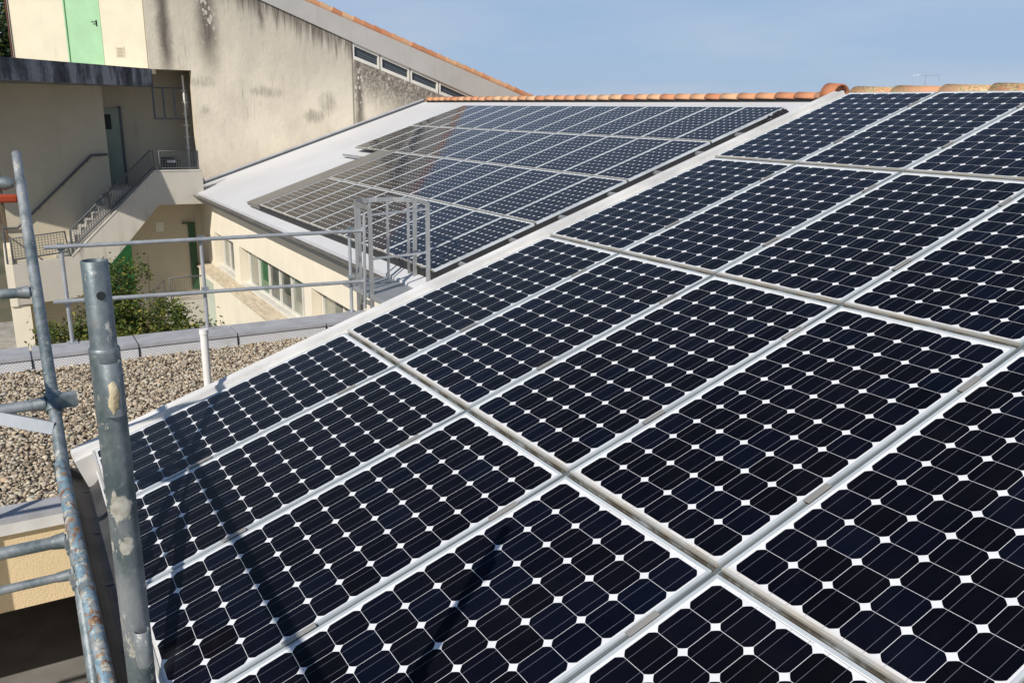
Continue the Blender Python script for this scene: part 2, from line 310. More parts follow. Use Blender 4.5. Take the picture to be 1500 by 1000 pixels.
# photovoltaic laminate: 6 x 12 pseudo-square cells, two busbars per cell
P = 0.1275
def laminate(name, k=1.0, rough=0.07):
    n = N(name); x = n.sep()
    u = n.math('MULTIPLY', n.math('SUBTRACT', x[0], 0.0205), 1 / P); v = n.math('MULTIPLY', n.math('SUBTRACT', x[1], 0.025), 1 / P)
    cu = n.math('MULTIPLY', n.math('SUBTRACT', n.math('FRACT', u), 0.5), P); cv = n.math('MULTIPLY', n.math('SUBTRACT', n.math('FRACT', v), 0.5), P)
    au = n.math('ABSOLUTE', cu); av = n.math('ABSOLUTE', cv)
    H = 0.0630
    inb = n.math('MULTIPLY', n.math('LESS_THAN', au, H), n.math('LESS_THAN', av, H))
    r = n.math('SQRT', n.math('ADD', n.math('MULTIPLY', au, au), n.math('MULTIPLY', av, av)))
    inr = n.math('LESS_THAN', r, 0.0768)
    arr = n.math('MULTIPLY', n.math('MULTIPLY', n.math('GREATER_THAN', u, 0.0), n.math('LESS_THAN', u, 6.0)), n.math('MULTIPLY', n.math('GREATER_THAN', v, 0.0), n.math('LESS_THAN', v, 12.0)))
    cell = n.math('MULTIPLY', n.math('MULTIPLY', inb, inr), arr)
    bus = n.math('MULTIPLY', n.math('LESS_THAN', n.math('ABSOLUTE', n.math('SUBTRACT', au, 0.0315)), 0.00075), n.math('MULTIPLY', n.math('GREATER_THAN', v, -0.09), n.math('LESS_THAN', v, 12.09)))
    comb = n.t.nodes.new('ShaderNodeCombineXYZ'); n.put(comb.inputs[0], n.math('FLOOR', u)); n.put(comb.inputs[1], n.math('FLOOR', v))
    oi = n.t.nodes.new('ShaderNodeObjectInfo'); n.put(comb.inputs[2], n.math('MULTIPLY', oi.outputs['Random'], 91.7))
    wn_ = n.t.nodes.new('ShaderNodeTexWhiteNoise'); wn_.noise_dimensions = '3D'; n.put(wn_.inputs['Vector'], comb.outputs[0])
    rnd = n.math('MULTIPLY_ADD', oi.outputs['Random'], 0.35, n.math('MULTIPLY', wn_.outputs[0], 0.65))
    cc = n.cramp(rnd, [(0.1, (0.0022 * k, 0.0022 * k, 0.0034 * k)), (0.55, (0.0025 * k, 0.0028 * k, 0.0066 * k)), (0.98, (0.0030 * k, 0.0048 * k, 0.0140 * k))])
    cc = n.mix(n.math('MULTIPLY', n.ramp(n.noise(1.1, 3), 0.3, 0.7), 0.25), cc, tuple(0.0045 * k * q for q in (1, 1, 1.3)))
    sheet = n.mix(n.ramp(n.noise(6, 4), 0.3, 0.7), (0.70, 0.705, 0.71), (0.77, 0.775, 0.785))
    # brown silt gathers along the lowest edge of the sheet
    silt = n.math('MULTIPLY', n.ramp(n.math('MULTIPLY_ADD', n.noise(9, 4), 0.03, x[1]), 0.052, 0.018), 0.5)
    sheet = n.mix(silt, sheet, (0.50, 0.38, 0.27))
    c = n.mix(cell, sheet, cc)
    c = n.mix(n.math('MULTIPLY', bus, 0.8), c, (0.15, 0.155, 0.19))
    # grey connector ribbons in the upper margin
    rv_ = n.math('LESS_THAN', n.math('ABSOLUTE', n.math('SUBTRACT', v, 12.075)), 0.009)
    ru_ = n.math('ADD', n.math('MULTIPLY', n.math('GREATER_THAN', u, 1.3), n.math('LESS_THAN', u, 2.85)), n.math('MULTIPLY', n.math('GREATER_THAN', u, 3.1), n.math('LESS_THAN', u, 4.75)))
    c = n.mix(n.math('MULTIPLY', n.math('MULTIPLY', rv_, ru_), 0.85), c, (0.25, 0.23, 0.24))
    # droppings and specks
    sv = n.vor(7.0, n.mapping(n.obj, (1, 1, 0))); gate = n.math('GREATER_THAN', n.noise(1.7, 1, n.mapping(n.obj, (1, 1, 0), (4, 2, 0))), 0.56)
    c = n.mix(n.math('MULTIPLY', n.math('LESS_THAN', sv, 0.018), n.math('MULTIPLY', gate, 0.7)), c, (0.4, 0.38, 0.33))
    dust = n.ramp(n.noise(3.0, 6, rough=0.7), 0.35, 0.8)
    c = n.mix(n.math('MULTIPLY', dust, 0.006), c, (0.5, 0.46, 0.4))
    n.b.inputs['IOR'].default_value = 1.19
    return n.done(c, n.math('MULTIPLY_ADD', dust, 0.05, rough), 0, 0.5)
MAT['pv'] = laminate('photovoltaic_laminate', 1.0, 0.07)
n = N('panel_frame_aluminium'); x = n.sep()
low = n.ramp(x[1], 0.012, 0.009)
c = n.mix(n.ramp(n.noise(3, 5), 0.3, 0.7), (0.68, 0.72, 0.735), (0.52, 0.56, 0.58))
stripe = n.noise(1, 3, n.mapping(n.obj, (2.0, 1, 160)))
dirt = n.mix(n.ramp(stripe, 0.4, 0.6), (0.66, 0.60, 0.50), (0.42, 0.38, 0.30))
dirt = n.mix(n.ramp(x[2], -0.013, -0.019), dirt, (0.13, 0.115, 0.09))  # lower frame side painted dark, standing in for the shaded gap between rows
c = n.mix(n.math('MULTIPLY', low, n.ramp(n.noise(5, 5, rough=0.7), 0.25, 0.6)), c, dirt)
MAT['pvframe'] = n.done(c, 0.4, 0.25)

# ------------------------------------------------------------------ mesh helpers
class MB:
    def __init__(s): s.v = []; s.f = []; s.sm = []
    def add(s, vs, fs, smooth=False):
        o = len(s.v); s.v += [tuple(p) for p in vs]; s.f += [tuple(i + o for i in f) for f in fs]; s.sm += [smooth] * len(fs)
    def box(s, x0, x1, y0, y1, z0, z1):
        s.add([(x0, y0, z0), (x1, y0, z0), (x1, y1, z0), (x0, y1, z0), (x0, y0, z1), (x1, y0, z1), (x1, y1, z1), (x0, y1, z1)],
              [(0, 3, 2, 1), (4, 5, 6, 7), (0, 1, 5, 4), (1, 2, 6, 5), (2, 3, 7, 6), (3, 0, 4, 7)]); return s
    def beam(s, a, b, w, h, up=(0, 0, 1)):
        """rectangular bar from a to b, w across, h along up"""
        a = Vector(a); b = Vector(b); d = (b - a).normalized(); u = Vector(up); r = d.cross(u).normalized(); u = r.cross(d)
        vs = []
        for p in (a, b):
            for i, j in ((-1, -1), (1, -1), (1, 1), (-1, 1)): vs.append(p + r * (w / 2 * i) + u * (h / 2 * j))
        s.add(vs, [(3, 2, 1, 0), (4, 5, 6, 7), (0, 1, 5, 4), (1, 2, 6, 5), (2, 3, 7, 6), (3, 0, 4, 7)]); return s
    def tube(s, pts, r, n=12, caps=True, closed=False):
        pts = [Vector(p) for p in pts]; m = len(pts); vs = []; prev = None
        for k, p in enumerate(pts):
            if closed: d = pts[(k + 1) % m] - pts[k - 1]
            elif k == 0: d = pts[1] - pts[0]
            elif k == m - 1: d = pts[-1] - pts[-2]
            else: d = (pts[k + 1] - p).normalized() + (p - pts[k - 1]).normalized()
            d.normalize()
            if prev is None:
                a = Vector((0, 0, 1)) if abs(d.z) < 0.9 else Vector((1, 0, 0)); x = d.cross(a).normalized()
            else: x = (prev - d * prev.dot(d)).normalized()
            prev = x; y = d.cross(x); rr = r[k] if isinstance(r, (list, tuple)) else r
            for i in range(n):
                t = 2 * math.pi * i / n; vs.append(p + x * (rr * math.cos(t)) + y * (rr * math.sin(t)))
        fs = []
        for k in range(m if closed else m - 1):
            k2 = (k + 1) % m
            for i in range(n): fs.append((k * n + i, k * n + (i + 1) % n, k2 * n + (i + 1) % n, k2 * n + i))
        s.add(vs, fs, True)
        if caps and not closed:
            s.add(vs[:n], [tuple(reversed(range(n)))]); s.add(vs[-n:], [tuple(range(n))])
        return s
    def pipe(s, a, b, ro, ri, n=24, depth=None):
        """tube open at end b (a visible bore)"""
        a = Vector(a); b = Vector(b); d = (b - a).normalized(); q = Vector((0, 0, 1)) if abs(d.z) < 0.9 else Vector((1, 0, 0))
        x = d.cross(q).normalized(); y = d.cross(x); dep = depth or (b - a).length * 0.98
        vs = []
        for c, r in ((a, ro), (b - d * 0.0015, ro), (b, ro - 0.0012), (b, ri + 0.0005), (b - d * 0.001, ri), (b - d * dep, ri)):
            for i in range(n):
                t = 2 * math.pi * i / n; vs.append(c + x * (r * math.cos(t)) + y * (r * math.sin(t)))
        fs = []
        for k in range(5):
            for i in range(n): fs.append((k * n + i, k * n + (i + 1) % n, (k + 1) * n + (i + 1) % n, (k + 1) * n + i))
        s.add(vs, fs, True); s.add(vs[:n], [tuple(reversed(range(n)))]); s.add(vs[-n:], [tuple(range(n))]); return s
    def prism(s, poly, axis, a, b):
        """poly (2-D outline) pushed from a to b along axis 'x','y' or 'z'"""
        def P3(p, t): return {'x': (t, p[0], p[1]), 'y': (p[0], t, p[1]), 'z': (p[0], p[1], t)}[axis]
        m = len(poly); vs = [P3(p, a) for p in poly] + [P3(p, b) for p in poly]
        fs = [tuple(range(m)), tuple(reversed(range(m, 2 * m)))] + [(i, i + m, (i + 1) % m + m, (i + 1) % m) for i in range(m)]
        s.add(vs, fs); return s
    def build(s, name, mat, parent=None, local=False, bevel=0.0):
        me = bpy.data.meshes.new(name)
        off = Vector((0, 0, 0))
        if parent is not None and not local:
            q = parent
            while q is not None: off += Vector(q.location); q = q.parent
        me.from_pydata([tuple(Vector(p) - off) for p in s.v], [], s.f)
        me.polygons.foreach_set('use_smooth', s.sm); me.materials.append(mat)
        import bmesh
        bm = bmesh.new(); bm.from_mesh(me); bmesh.ops.recalc_face_normals(bm, faces=bm.faces); bm.to_mesh(me); bm.free()
        o = bpy.data.objects.new(name, me); COL.objects.link(o)
        if parent is not None: o.parent = parent
        if bevel:
            b = o.modifiers.new('bevel', 'BEVEL'); b.width = bevel; b.segments = 2; b.limit_method = 'ANGLE'
        return o

def tag(o, label=None, cat=None, group=None, kind=None):
    if label: o['label'] = label
    if cat: o['category'] = cat
    if group: o['group'] = group
    if kind: o['kind'] = kind
    return o
def thing(name, loc, label, cat, group=None):
    o = bpy.data.objects.new(name, None); COL.objects.link(o); o.location = loc; o.empty_display_size = 0.2
    return tag(o, label, cat, group)
def one(mb, name, mat, label, cat, group=None, bevel=0.0):
    return tag(mb.build(name, mat, bevel=bevel), label, cat, group)
def copy_tree(o, parent=None):
    c = o.copy(); COL.objects.link(c); c.parent = parent
    for ch in list(o.children): copy_tree(ch, c)
    return c
ORD = ['first', 'second', 'third', 'fourth', 'fifth', 'sixth', 'seventh', 'eighth', 'ninth', 'tenth', 'eleventh', 'twelfth', 'thirteenth']

# ------------------------------------------------------------------ geometry constants
AL = math.radians(19.0); CA, SA = math.cos(AL), math.sin(AL)
OW = Vector((-4.968, 0.281, -1.868))          # first cell corner of the near array
def roof(i, j, h=0.0): return OW + Vector((i, j * CA - h * SA, j * SA + h * CA))
WP, LP = 0.829, 1.6005                         # panel pitch across and up the slope
FO = roof(-4.56, 3.99, -1.45)                  # lower right corner of the far array
def far(i, j, h=0.0): return FO + Vector((i, j * CA - h * SA, j * SA + h * CA))
GZ = -7.0
def slope_z(Y, h): # height of the roof plane offset h at Y
    return OW.z + (Y - OW.y) * SA / CA + h / CA

# ------------------------------------------------------------------ ground
g = MB(); g.add([(-1500, -1500, GZ), (1500, -1500, GZ), (1500, 1500, GZ), (-1500, 1500, GZ)], [(0, 1, 2, 3)])
n = N('dry_grass_ground'); cg = n.mix(n.ramp(n.noise(0.3, 6), 0.35, 0.65), (0.07, 0.08, 0.035), (0.16, 0.13, 0.08)); MAT['ground'] = n.done(cg, 1.0)
tag(g.build('ground', MAT['ground']), kind='structure')
y_ = MB(); y_.add([(-32, -12, GZ + 0.004), (-5, -12, GZ + 0.004), (-5, 6, GZ + 0.004), (-32, 6, GZ + 0.004)], [(0, 1, 2, 3)])
tag(y_.build('courtyard_paving', plain('courtyard_concrete', (0.33, 0.31, 0.27), 0.95, var=0.2)), kind='structure')

# ------------------------------------------------------------------ near building
near = thing('panel_roof_building', (0, 6, GZ), 'nearest building, its sloping white edged roof covered with large solar panels', 'building')
b = MB(); b.prism([(0.5, GZ), (12.4, GZ), (12.4, slope_z(6.4, -0.3) - 2.05), (6.4, slope_z(6.4, -0.3)), (0.5, slope_z(0.5, -0.3))], 'x', -5.02, 8.0)
b.build('wall', MAT['beige'], near)
b = MB()
def slab_pts(x0, x1, j0, j1, h0, h1):
    return [roof(x0, j0, h0), roof(x1, j0, h0), roof(x1, j1, h0), roof(x0, j1, h0), roof(x0, j0, h1), roof(x1, j0, h1), roof(x1, j1, h1), roof(x0, j1, h1)]
BF = [(0, 3, 2, 1), (4, 5, 6, 7), (0, 1, 5, 4), (1, 2, 6, 5), (2, 3, 7, 6), (3, 0, 4, 7)]
b.add(slab_pts(-0.05, 13, -0.06, 6.47, -0.29, -0.13), BF)
b.build('roof', MAT['membrane'], near)
b = MB(); b.prism([(6.55, 0.02), (12.6, -2.05), (12.6, -2.2), (6.55, -0.13)], 'x', -5.1, 8.1); b.build('rear_roof', MAT['tile'], near)
# folded white verge: profile across x, swept up the slope
b = MB(); prof = [(-0.195, -0.20), (-0.195, 0.0), (-0.185, 0.010), (-0.135, 0.004), (-0.13, -0.014), (-0.112, -0.014), (-0.106, 0.014), (-0.078, 0.014), (-0.072, -0.016), (-0.038, -0.018), (-0.038, -0.20)]
vs = [roof(p[0], -0.13, p[1]) for p in prof] + [roof(p[0], 6.36, p[1]) for p in prof]; m_ = len(prof)
b.add(vs, [tuple(range(m_)), tuple(reversed(range(m_, 2 * m_)))] + [(i, (i + 1) % m_, (i + 1) % m_ + m_, i + m_) for i in range(m_)])
b.build('verge_trim', MAT['white_metal'], near)
b = MB(); b.beam((-5.02, 0.30, -2.03), (8, 0.30, -2.03), 0.025, 0.24); b.build('eave_board', plain('brown_painted_board', (0.50, 0.42, 0.34), 0.7), near)
# half-round gutter with beaded front edge
b = MB(); prof = []
for k in range(13):
    t = math.pi * k / 12; prof.append((0.205 - 0.075 * math.cos(t), -2.02 - 0.075 * math.sin(t)))
inner = [(0.205 + (p[0] - 0.205) * 0.96, -2.02 + (p[1] + 2.02) * 0.96) for p in reversed(prof)]
pl = prof + inner; m_ = len(pl); x0, x1 = -5.16, 8.0
vs = [(x0, p[0], p[1]) for p in pl] + [(x1, p[0], p[1]) for p in pl]
b.add(vs, [(i, (i + 1) % m_, (i + 1) % m_ + m_, i + m_) for i in range(m_)], False)
b.prism(prof, 'x', x0, x0 + 0.004)
b.tube([(x0, 0.128, -2.015), (x1, 0.128, -2.015)], 0.011, 8)
gut = b.build('gutter', plain('dark_zinc', (0.10, 0.10, 0.10), 0.5, 0.5, var=0.25, scale=5), near)
for k in range(10):
    X = -4.95 + k * 0.55
    b = MB(); b.beam((X, 0.13, -2.09), (X, 0.28, -2.09), 0.025, 0.004); b.box(X - 0.014, X + 0.014, 0.112, 0.118, -2.03, -1.99)
    b.build('bracket', MAT['rail_grey'], gut)
# ridge tiles
def ridge(parent, x0, x1, Y, Z, R, L, name, mat, jig=0.006, ov=0.05):
    b = MB(); x = x0; rr = random.Random(3)
    while x < x1:
        l = L * (1 + rr.uniform(-.06, .06)); z = Z + rr.uniform(-jig, jig); yy = Y + rr.uniform(-jig, jig)
        vs = []; nn = 12
        for (xx, r, dz) in ((x, R * 1.03, 0.009), (x + l + ov, R * 0.97, -0.002)):
            for q in (r, r - 0.016):
                for k in range(nn + 1):
                    t = math.pi * k / nn; vs.append((xx, yy - q * math.cos(t), z + dz + q * math.sin(t) * 0.8))
        k1 = nn + 1; fs = []
        for k in range(nn):
            fs += [(k, k + 1, 2 * k1 + k + 1, 2 * k1 + k), (k1 + k, 3 * k1 + k, 3 * k1 + k + 1, k1 + k + 1), (k, k1 + k, k1 + k + 1, k + 1), (2 * k1 + k, 2 * k1 + k + 1, 3 * k1 + k + 1, 3 * k1 + k)]
        fs += [(0, 2 * k1, 3 * k1, k1), (nn, k1 + nn, 3 * k1 + nn, 2 * k1 + nn)]
        b.add(vs, fs, True); x += l
    return b.build(name, mat, parent)
ridge(near, -5.05, 8.0, 6.47, 0.145, 0.125, 0.42, 'ridge_tiles', MAT['tile_lichen'])
b = MB(); vs = []; nn = 14
for xx, r in ((-5.35, 0.125), (-5.21, 0.115)):
    for q in (r, r - 0.018):
        for k in range(nn + 1):
            t = math.pi * (-0.05 + 1.1 * k / nn); vs.append((xx, 6.47 - q * math.cos(t), 0.165 + q * math.sin(t)))
k1 = nn + 1; fs = []
for k in range(nn):
    fs += [(k, k + 1, 2 * k1 + k + 1, 2 * k1 + k), (k1 + k, 3 * k1 + k, 3 * k1 + k + 1, k1 + k + 1), (k, k1 + k, k1 + k + 1, k + 1), (2 * k1 + k, 2 * k1 + k + 1, 3 * k1 + k + 1, 3 * k1 + k)]
b.add(vs, fs, True); b.build('end_ridge_tile', plain('new_terracotta', (0.46, 0.18, 0.09), 0.8, var=0.12, scale=8), near)
b = MB(); b.box(-5.18, -4.95, 6.36, 6.5, 0.05, 0.15); b.build('ridge_closer', MAT['dark'], near)

# ------------------------------------------------------------------ solar panels (one prototype, then copies)
PW, PL, PT = 0.806, 1.58, 0.04
def make_panel():
    t = thing('solar_panel', (0, 0, 0), 'x', 'solar panel')
    b = MB(); b.add([(0.008, 0.008, -0.004), (PW - 0.008, 0.008, -0.004), (PW - 0.008, PL - 0.008, -0.004), (0.008, PL - 0.008, -0.004),
                     (0.008, 0.008, -0.009), (PW - 0.008, 0.008, -0.009), (PW - 0.008, PL - 0.008, -0.009), (0.008, PL - 0.008, -0.009)], [(0, 1, 2, 3), (7, 6, 5, 4), (0, 4, 5, 1), (1, 5, 6, 2), (2, 6, 7, 3), (3, 7, 4, 0)])
    b.build('cell_sheet', MAT['pv'], t, local=True)
    b = MB(); w = 0.0115
    def ring(o0, o1, z0, z1):
        # mitred picture frame between outer inset o0 and inner inset o1
        def q(o, z): return [(o, o, z), (PW - o, o, z), (PW - o, PL - o, z), (o, PL - o, z)]
        vs = q(o0, z0) + q(o1, z0) + q(o0, z1) + q(o1, z1); fs = []
        for k in range(4):
            k2 = (k + 1) % 4
            fs += [(8 + k, 8 + k2, 12 + k2, 12 + k), (k, 4 + k, 4 + k2, k2), (k, k2, 8 + k2, 8 + k), (4 + k, 12 + k, 12 + k2, 4 + k2)]
        b.add(vs, fs)
    ring(0.0, w, -0.010, 0.0); ring(0.0025, w, -0.030, -0.0101); ring(0.0, w + 0.012, -PT, -0.0301)
    b.build('frame', MAT['pvframe'], t, local=True)
    return t
proto = make_panel(); used = False
def place(loc, tilt, label, group):
    global used
    o = proto if not used else copy_tree(proto)
    used = True
    o.location = loc; o.rotation_euler = (AL + tilt, 0, 0); o['label'] = label; o['group'] = group
    return o
TILT = -math.atan(0.009 / 1.6)
rows = ['lowest', 'second lowest', 'second highest', 'topmost']
rj = random.Random(11)
for j in range(4):
    for i in range(6):
        base = roof(i * WP - 0.0205 + rj.uniform(-.001, .001), j * LP - 0.025 + rj.uniform(-.001, .001), 0.006)
        place(base, TILT, 'large near solar panel in the %s row, %s from the white verge' % (rows[j], ORD[i]), 'solar panels on the near roof')
frows = ['lowest', 'second lowest', 'second highest', 'topmost']
FP = 1.604
for j in range(4):
    for i in range(13 if j > 1 else 10):
        base = far(-(i + 1) * WP + 0.01, j * FP + 0.01, 0.0)
        place(base, TILT * 0.6, 'small looking solar panel on the far roof, %s row, %s from the right end' % (frows[j], ORD[i]), 'solar panels on the far roof')

# seam rails between panel columns
RG = 'rails between the near panel columns'
for i in range(1, 6):
    xc = i * WP - 0.032
    t = thing('mounting_rail', roof(xc, 0, 0), 'ribbed aluminium rail in the seam between near panel columns %s and %s' % (ORD[i - 1], ORD[i]), 'mounting rail', RG)
    prof = [(-0.0085, -0.06), (-0.0085, -0.006), (-0.0070, -0.004), (-0.0048, -0.004), (-0.0044, -0.022), (-0.0012, -0.022), (-0.0010, -0.003), (0.0014, -0.003), (0.0016, -0.022), (0.0046, -0.022), (0.005, -0.006), (0.0085, -0.008), (0.0085, -0.06)]
    b = MB(); vs = [roof(xc + p[0], -0.03, p[1]) for p in prof] + [roof(xc + p[0], 6.34, p[1]) for p in prof]; m_ = len(prof)
    b.add(vs, [tuple(range(m_)), tuple(reversed(range(m_, 2 * m_)))] + [(k, (k + 1) % m_, (k + 1) % m_ + m_, k + m_) for k in range(m_)])
    b.build('rail_profile', MAT['rail'], t)
    for j in range(4):
        for q in ((0.23, 0.78) if j % 2 == 0 else (0.24, 0.76)):
            v0 = j * LP + q * 1.55 + rj.uniform(-0.01, 0.01); L = 0.11 + rj.uniform(-.01, .02)
            b = MB(); vs = slab_pts(xc - 0.0115, xc + 0.0115, v0, v0 + L, 0.0115 - 0.012 * ((v0 % LP) / LP), 0.0145 - 0.012 * ((v0 % LP) / LP))
            b.add(vs, BF); b.build('clamp', plain('tarnished_clamp', (0.36, 0.34, 0.31), 0.5, 0.4) if 'tarnished_clamp' not in bpy.data.materials else bpy.data.materials['tarnished_clamp'], t)

# ------------------------------------------------------------------ far building
farb = thing('low_pitched_building', (-15, 8, GZ), 'cream building with white membrane roof, gutter and long window band', 'building')
h_m = -1.60
YR, YE = 11.30, 4.36
b = MB()
def zf(Y): return slope_z(Y, h_m)
b.prism([(YE, zf(YE)), (YR, zf(YR)), (YR, zf(YR) - 0.12), (YE, zf(YE) - 0.12)], 'x', -24.38, -4.0)
b.build('roof', MAT['membrane'], farb)
b = MB(); b.prism([(YR + 0.02, zf(YR) + .02), (18, zf(YR) - 2.3), (18, zf(YR) - 2.45), (YR + 0.02, zf(YR) - .12)], 'x', -24.38, -4.0); b.build('rear_roof', MAT['tile'], farb)
b = MB(); b.box(-23.98, -4.4, 11.24, 11.30, 0.235, 0.275); b.build('ridge_shade_strip', MAT['dark'], farb)  # dark strip standing in for the shade beneath the ridge tiles
ridge(farb, -23.98, -4.4, 11.34, 0.268, 0.125, 0.41, 'ridge_tiles', MAT['tile'], 0.004, 0.03)
b = MB(); b.beam((-24.32, YE + 0.05, zf(YE + 0.05) + 0.05), (-24.32, YR, zf(YR) + 0.05), 0.15, 0.09)
b2_ = MB(); b2_.beam((-24.243, YE + 0.05, zf(YE + 0.05) + 0.03), (-24.243, YR, zf(YR) + 0.03), 0.012, 0.06); b2_.build('flashing_lip', MAT['rail_grey'], farb)
b.build('wall_flashing', plain('blue_grey_lead', (0.46, 0.46, 0.48), 0.5, 0.2), farb)
b = MB(); pl = []
for k in range(9):
    t = math.pi * k / 8; pl.append((4.30 - 0.065 * math.cos(t), -2.215 - 0.06 * math.sin(t)))
pl += [(4.30 + (p[0] - 4.30) * 0.93, -2.215 + (p[1] + 2.215) * 0.93) for p in reversed(pl)]
m_ = len(pl); vs = [(-24.38, p[0], p[1]) for p in pl] + [(-5.3, p[0], p[1]) for p in pl]
b.add(vs, [(i, (i + 1) % m_, (i + 1) % m_ + m_, i + m_) for i in range(m_)]); b.tube([(-24.38, 4.233, -2.21), (-5.3, 4.233, -2.21)], 0.012, 6)
gt = b.build('gutter', plain('weathered_zinc', (0.17, 0.16, 0.145), 0.5, 0.3, var=0.2), farb)
b = MB(); b.box(-24.38, -5.1, 4.372, 4.40, -2.36, -2.17); b.build('eave_board', MAT['grey_cement'], farb)
b = MB(); b.box(-24.38, -5.1, 4.40, 4.70, -2.37, -2.35); b.build('soffit', MAT['beige'], farb)
ZS = -3.20; ZW = -4.12; WY = 4.70
b = MB(); b.box(-24.4, -5.1, WY, WY + 0.35, ZS, -2.352)
for x0, x1 in ((-24.4, -23.35), (-21.2, -20.62), (-15.55, -15.12), (-10.2, -9.75)): b.box(x0, x1, WY, WY + 0.35, ZW - 0.12, ZS - 0.001)
b.build('wall', MAT['beige'], farb)
b = MB(); b.box(-24.4, -5.1, 4.42, WY + 0.3, GZ, -4.262); b.build('lower_wall', MAT['beige_dirty'], farb)
b = MB(); b.prism([(4.37, -4.26), (4.37, -4.235), (WY + 0.1, -4.13), (WY + 0.1, -4.26)], 'x', -24.38, -5.1)
n = N('dirty_wood_coloured_sill'); cs = n.cramp(n.noise(3, 6, n.mapping(n.obj, (1, 6, 1)), 0.7), [(0.3, (0.34, 0.28, 0.20)), (0.5, (0.52, 0.44, 0.32)), (0.7, (0.68, 0.59, 0.44))]); n.bump(n.noise(20, 4), 0.3, 0.01)
b.build('sill_ledge', n.done(cs, 0.9), farb)
# window bands
def win(x0, x1, posts, panes):
    b = MB(); f = 0.05; Yg = WY + 0.23
    b.box(x0, x1, Yg - 0.05, Yg + 0.03, ZS - f, ZS); b.box(x0, x1, Yg - 0.07, Yg + 0.03, ZW - 0.01, ZW + 0.06)
    for p in posts: b.box(p - f / 2, p + f / 2, Yg - 0.047, Yg + 0.027, ZW + 0.061, ZS - f - 0.001)
    w = b.build('window', MAT['white_frame'], farb)
    for k in range(len(posts) - 1):
        q = MB(); q.box(posts[k] + f / 2 - .005, posts[k + 1] - f / 2 + .005, Yg - 0.005, Yg + 0.01, ZW + 0.055, ZS - f + 0.005); q.build('pane', MAT[panes[k]], w)
    q = MB(); q.box(x0, x1, WY + 0.005, Yg - 0.071, ZW - 0.02, ZW + 0.035); q.build('sill', MAT['white_frame'], w)
win(-23.35, -21.2, [-23.2, -22.5, -21.85, -21.25], ['glass_blind', 'glass', 'glass'])
win(-20.62, -15.55, [-20.5, -19.6, -18.75, -17.9, -17.05, -16.3, -15.6], ['glass_blind', 'glass_green', 'glass', 'glass', 'glass_blind', 'glass'])
win(-15.12, -10.2, [-15.05, -13.9, -12.8, -11.5, -10.25], ['glass_blind', 'glass_blind', 'glass', 'glass'])
b = MB(); b.box(-23.6, -22.45, 4.405, 4.419, -6.2, -4.42); b.build('glass_block_panel', MAT['blocks'], farb)
b = MB(); b.tube([(-17.35, 4.36, GZ), (-17.35, 4.36, -4.4)], 0.04, 10); b.build('downpipe', MAT['grey_strip'], farb)

# rails carrying the far panels, their stubs stick out on the right
for k, j in enumerate([0.39, 1.18, 1.99, 2.85, 3.69, 4.5, 5.31, 6.03]):
    b = MB(); xl = -8.2 if j < 3 else -10.7
    if 2.8 < j < 2.9: xl = -10.1 - 0.6
    a = far(xl, j, -0.075); c = far(0.22, j, -0.075)
    nrm = (0, -SA, CA)
    b.beam(a, c, 0.03, 0.05, nrm); b.beam(far(xl, j - .026, -0.075), far(0.22, j - .026, -0.075), 0.012, 0.03, nrm)
    b.beam(far(0.0, j, -0.12), far(0.20, j, -0.12), 0.05, 0.04, nrm)
    one(b, 'support_rail', MAT['alu'], 'aluminium rail end poking out under the far panels, %s from the eave' % ORD[k], 'support rail', 'rails under the far panels')
cov = thing('cover_sheet', far(-9.2, 0, 0), 'long dull grey metal sheet along the left edge of the far panels', 'cover sheet')
b = MB(); vs = [far(-9.22, -0.03, -0.02), far(-8.30, -0.03, 0.004), far(-8.30, 3.3, 0.004), far(-9.22, 3.3, -0.02), far(-9.22, -0.03, -0.09), far(-8.30, -0.03, -0.09), far(-8.30, 3.3, -0.09), far(-9.22, 3.3, -0.09)]
b.add(vs, [(0, 1, 2, 3), (7, 6, 5, 4), (0, 4, 5, 1), (1, 5, 6, 2), (2, 6, 7, 3), (3, 7, 4, 0)]); b.build('sheet', MAT['grey_strip'], cov)
b = MB(); b.beam(far(-10.7, 2.85, -0.09), far(-9.25, 2.9, -0.09), 0.03, 0.03, (0, -SA, CA)); b.build('rail', MAT['alu_dull'], cov)
# dark skirting under the lowest edge of the far panels
b = MB(); vs = [far(-8.3, -0.004, -0.035), far(0.0, -0.004, -0.035), far(0.0, 0.03, -0.035), far(-8.3, 0.03, -0.035), far(-8.3, -0.004, -0.148), far(0.0, -0.004, -0.148), far(0.0, 0.03, -0.148), far(-8.3, 0.03, -0.148)]
b.add(vs, BF); one(b, 'edge_strip', MAT['dark'], 'black edging strip under the lowest edge of the far panels', 'edge strip')
b = MB(); vs = [far(-0.035, 0.0, -0.041), far(-0.005, 0.0, -0.041), far(-0.005, 6.4, -0.041), far(-0.035, 6.4, -0.041), far(-0.035, 0.0, -0.152), far(-0.005, 0.0, -0.152), far(-0.005, 6.4, -0.152), far(-0.035, 6.4, -0.152)]  # black fill in place of the shade in the gap under this edge
b.add(vs, BF); one(b, 'edge_strip', MAT['dark'], 'black strip standing in for the shaded gap under the right edge of the far panels', 'edge strip')
# cable bundle
b = MB(); rc = random.Random(5)
for k in range(16):
    p = [far(0.05 + rc.uniform(0, .08), 6.0 + rc.uniform(-.12, .12), 0.0)]
    for q in range(5): p.append(p[-1] + Vector((rc.uniform(0.02, 0.09), rc.uniform(-.07, .05), rc.uniform(-.05, .03))))
    b.tube(p, 0.011, 5)
one(b, 'cable_bundle', MAT['dark'], 'tangle of black cables at the top right corner of far panels', 'cables')

